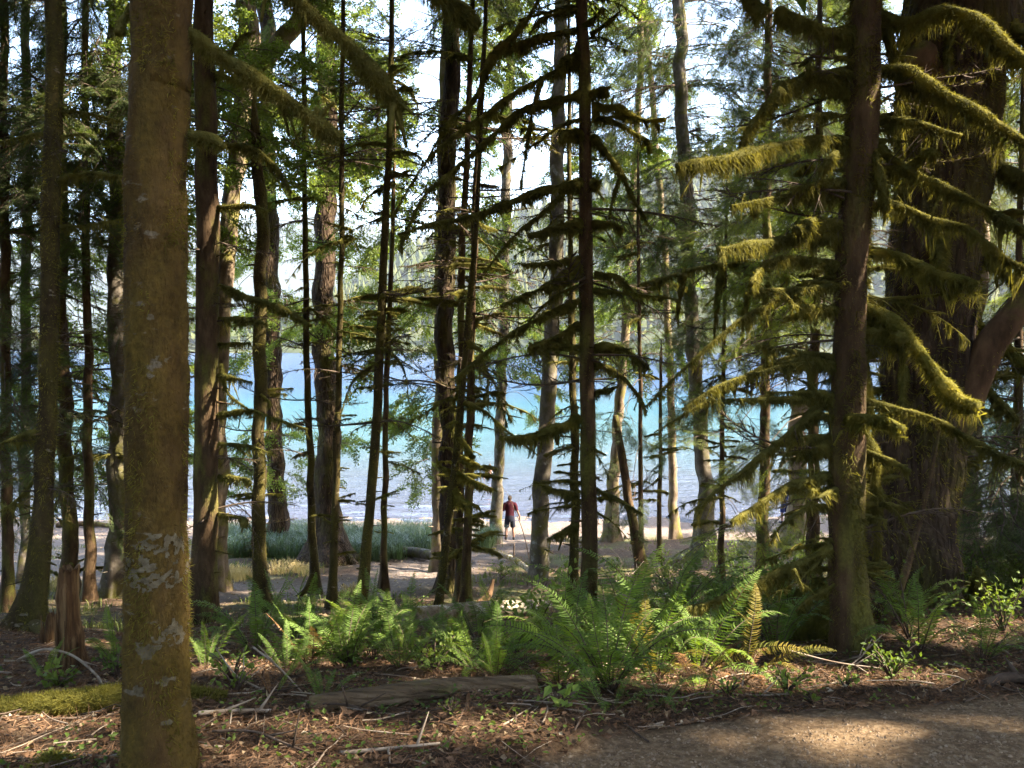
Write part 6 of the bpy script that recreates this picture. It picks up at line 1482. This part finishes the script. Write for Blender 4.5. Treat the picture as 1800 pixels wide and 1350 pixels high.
# ------------------------------------------------------------------ people
def person(label, p, facing, shirt, shorts, wade=0.0, arms=0.12, hgt=1.74, top=True):
    """standing figure; facing: angle the chest points to. body is one skin surface; clothes, hair and shoes are children"""
    root = empty('person', p, label, 'person'); root.rotation_euler = (0, 0, facing - math.pi / 2)
    k = hgt / 1.75
    me = bpy.data.meshes.new('body_skeleton')
    vs = [(0, 0, 0.95), (0, 0.01, 1.12), (0, 0.0, 1.32), (0, 0.0, 1.45), (0, 0.01, 1.54), (0, 0.02, 1.62), (0, 0.02, 1.71)]
    rs = [0.135, 0.12, 0.135, 0.10, 0.055, 0.088, 0.070]
    es = [(0, 1), (1, 2), (2, 3), (3, 4), (4, 5), (5, 6)]
    for sg in (-1, 1):
        b0 = len(vs)
        vs += [(sg * 0.19, 0, 1.43), (sg * (0.25 + arms * 0.4), -0.02, 1.15), (sg * (0.27 + arms), 0.03, 0.93), (sg * (0.28 + arms), 0.05, 0.84), (sg * (0.28 + arms), 0.06, 0.76)]
        rs += [0.062, 0.045, 0.032, 0.036, 0.018]
        es += [(3, b0), (b0, b0 + 1), (b0 + 1, b0 + 2), (b0 + 2, b0 + 3), (b0 + 3, b0 + 4)]
        for f in range(3):      # thumb and finger groups
            c = len(vs); vs.append((sg * (0.28 + arms) + (f - 1) * 0.018, 0.075 + 0.01 * (f == 0), 0.79 - 0.03 * f)); rs.append(0.010); es.append((b0 + 3, c))
        b1 = len(vs)
        vs += [(sg * 0.10, 0, 0.88), (sg * 0.13, 0.01, 0.50), (sg * 0.145, -0.02, 0.30), (sg * 0.15, -0.02, 0.08), (sg * 0.16, 0.12, 0.03)]
        rs += [0.095, 0.060, 0.058, 0.040, 0.035]
        es += [(0, b1), (b1, b1 + 1), (b1 + 1, b1 + 2), (b1 + 2, b1 + 3), (b1 + 3, b1 + 4)]
    me.from_pydata([(x * k, y * k, z * k) for x, y, z in vs], es, [])
    o = bpy.data.objects.new('body_skeleton', me); col.objects.link(o)
    sk = o.modifiers.new('skin', 'SKIN'); 
    for i, r_ in enumerate(rs): me.skin_vertices[0].data[i].radius = (r_ * k, r_ * k * (0.8 if i in (0, 1, 2, 3) else 1))
    me.skin_vertices[0].data[0].use_root = True
    sb = o.modifiers.new('sub', 'SUBSURF'); sb.levels = 2; sb.render_levels = 2
    dg = bpy.context.evaluated_depsgraph_get(); bm_ = bpy.data.meshes.new_from_object(o.evaluated_get(dg))
    bpy.data.objects.remove(o)
    bm_.materials.clear(); bm_.materials.append(M['skin'])
    for pl in bm_.polygons: pl.use_smooth = True
    link('body', bm_, root)
    def loft(name, rings, mtl, parent=root, sides=20):
        mb = MB(); th = np.linspace(0, 2 * math.pi, sides, endpoint=False); V = []
        for (x, y, z, rx, ry) in rings:
            V.append(np.stack([x + rx * np.cos(th), y + ry * np.sin(th), np.full(sides, z)], 1) * k)
        V = np.array(V); V = V * (1 + 0.0)
        i = np.arange(len(rings) - 1)[:, None]; j = np.arange(sides)[None, :]; j2 = (j + 1) % sides
        mb.add(V.reshape(-1, 3), np.stack([i * sides + j, i * sides + j2, (i + 1) * sides + j2, (i + 1) * sides + j], -1).reshape(-1, 4))
        return mb
    if top:
        mb = loft('shirt', [(0, 0, 0.86, 0.185, 0.135), (0, 0, 1.0, 0.175, 0.125), (0, 0, 1.15, 0.172, 0.122), (0, 0, 1.32, 0.200, 0.132), (0, 0, 1.42, 0.215, 0.128), (0, 0, 1.485, 0.195, 0.118), (0, 0, 1.525, 0.13, 0.10), (0, 0.01, 1.55, 0.074, 0.070)], shirt)
        for sg in (-1, 1):
            S = np.array([(sg * 0.15, 0, 1.44), (sg * 0.21, -0.005, 1.38), (sg * 0.245, -0.015, 1.27), (sg * 0.262, -0.02, 1.17)]) * k
            tube(mb, S, np.array([0.090, 0.088, 0.078, 0.072]) * k, 12, 0, cap=False)
        mb.build('shirt', [M[shirt]], root)
    mb = loft('shorts', [(0, 0, 1.0, 0.168, 0.125), (0, 0, 0.92, 0.186, 0.138), (0, 0, 0.82, 0.195, 0.142), (0, 0, 0.78, 0.19, 0.135)], shorts)
    for sg in (-1, 1):
        S = np.array([(sg * 0.09, 0, 0.86), (sg * 0.11, 0.0, 0.70), (sg * 0.125, 0.005, 0.52)]) * k
        tube(mb, S, np.array([0.105, 0.106, 0.102]) * k, 14, 0, cap=False)
    mb.build('shorts', [M[shorts]], root)
    th = np.linspace(0, 2 * math.pi, 18, endpoint=False); mb = MB(); V = []
    for ph in np.linspace(0.02, 1.95, 9):
        rr = 0.098 * (1 + 0.05 * np.cos(3 * th))
        V.append(np.stack([rr * math.sin(ph) * np.cos(th) * 0.88, 0.012 + rr * math.sin(ph) * np.sin(th) - 0.012 * (ph > 1.2), 1.665 + 0.115 * math.cos(ph) + 0.05 * np.clip(np.sin(th), 0, 1) * (ph > 1.3)], 1) * k)
    V = np.array(V); i = np.arange(8)[:, None]; j = np.arange(18)[None, :]; j2 = (j + 1) % 18
    mb.add(V.reshape(-1, 3), np.stack([i * 18 + j, i * 18 + j2, (i + 1) * 18 + j2, (i + 1) * 18 + j], -1).reshape(-1, 4)); mb.build('hair', [M['hair']], root)
    for sg in (-1, 1):
        mb = MB(); S = np.array([(sg * 0.15, -0.06, 0.045), (sg * 0.15, -0.02, 0.055), (sg * 0.155, 0.05, 0.05), (sg * 0.16, 0.12, 0.04), (sg * 0.163, 0.185, 0.03)]) * k
        tube(mb, S, np.array([0.03, 0.05, 0.048, 0.045, 0.022]) * k, 12, 0)
        S = np.array([(sg * 0.15, -0.03, 0.05), (sg * 0.15, -0.025, 0.13)]) * k; tube(mb, S, np.array([0.046, 0.046]) * k, 12, 0, cap=False)
        mb.build('shoe', [M['shoe']], root)
    return root
pp = gp(896, 30.4)
person('person in a maroon shirt and black shorts seen from behind on the shore', pp, math.pi / 2 + 0.1, 'shirt', 'shorts')
p2 = at(861, 838, 47.0); p2[2] = LAKE_Z - 0.85
person('bather wading in the lake behind the grey trunk', p2, -1.2, 'orange_cloth', 'navy', hgt=1.7, top=False)
p3 = gp(1384, 34.8)
person('person in dark blue standing half hidden by the pale broken trunk', p3, 1.9, 'navy', 'navy', hgt=1.7)

# ------------------------------------------------------------------ haze over the lake
hz = bpy.data.materials.new('haze'); hz.use_nodes = True
hn = hz.node_tree; hn.nodes.clear()
ho = hn.nodes.new('ShaderNodeOutputMaterial'); pv = hn.nodes.new('ShaderNodeVolumePrincipled')
pv.inputs['Color'].default_value = (0.80, 0.88, 1.0, 1); pv.inputs['Density'].default_value = 0.0001; pv.inputs['Anisotropy'].default_value = 0.2
hn.links.new(pv.outputs[0], ho.inputs['Volume'])
hb = MB(); x0, x1, y0, y1, z0, z1 = -3600, 2400, -100, 3900, -16, 620
c8 = [(x, y, z) for z in (z0, z1) for y in (y0, y1) for x in (x0, x1)]
hb.add(c8, [[0, 2, 3, 1], [4, 5, 7, 6], [0, 1, 5, 4], [2, 6, 7, 3], [0, 4, 6, 2], [1, 3, 7, 5]])
tag(hb.build('haze', [hz], smooth=False), 'pale blue haze in the air over the lake', 'haze', kind='stuff')
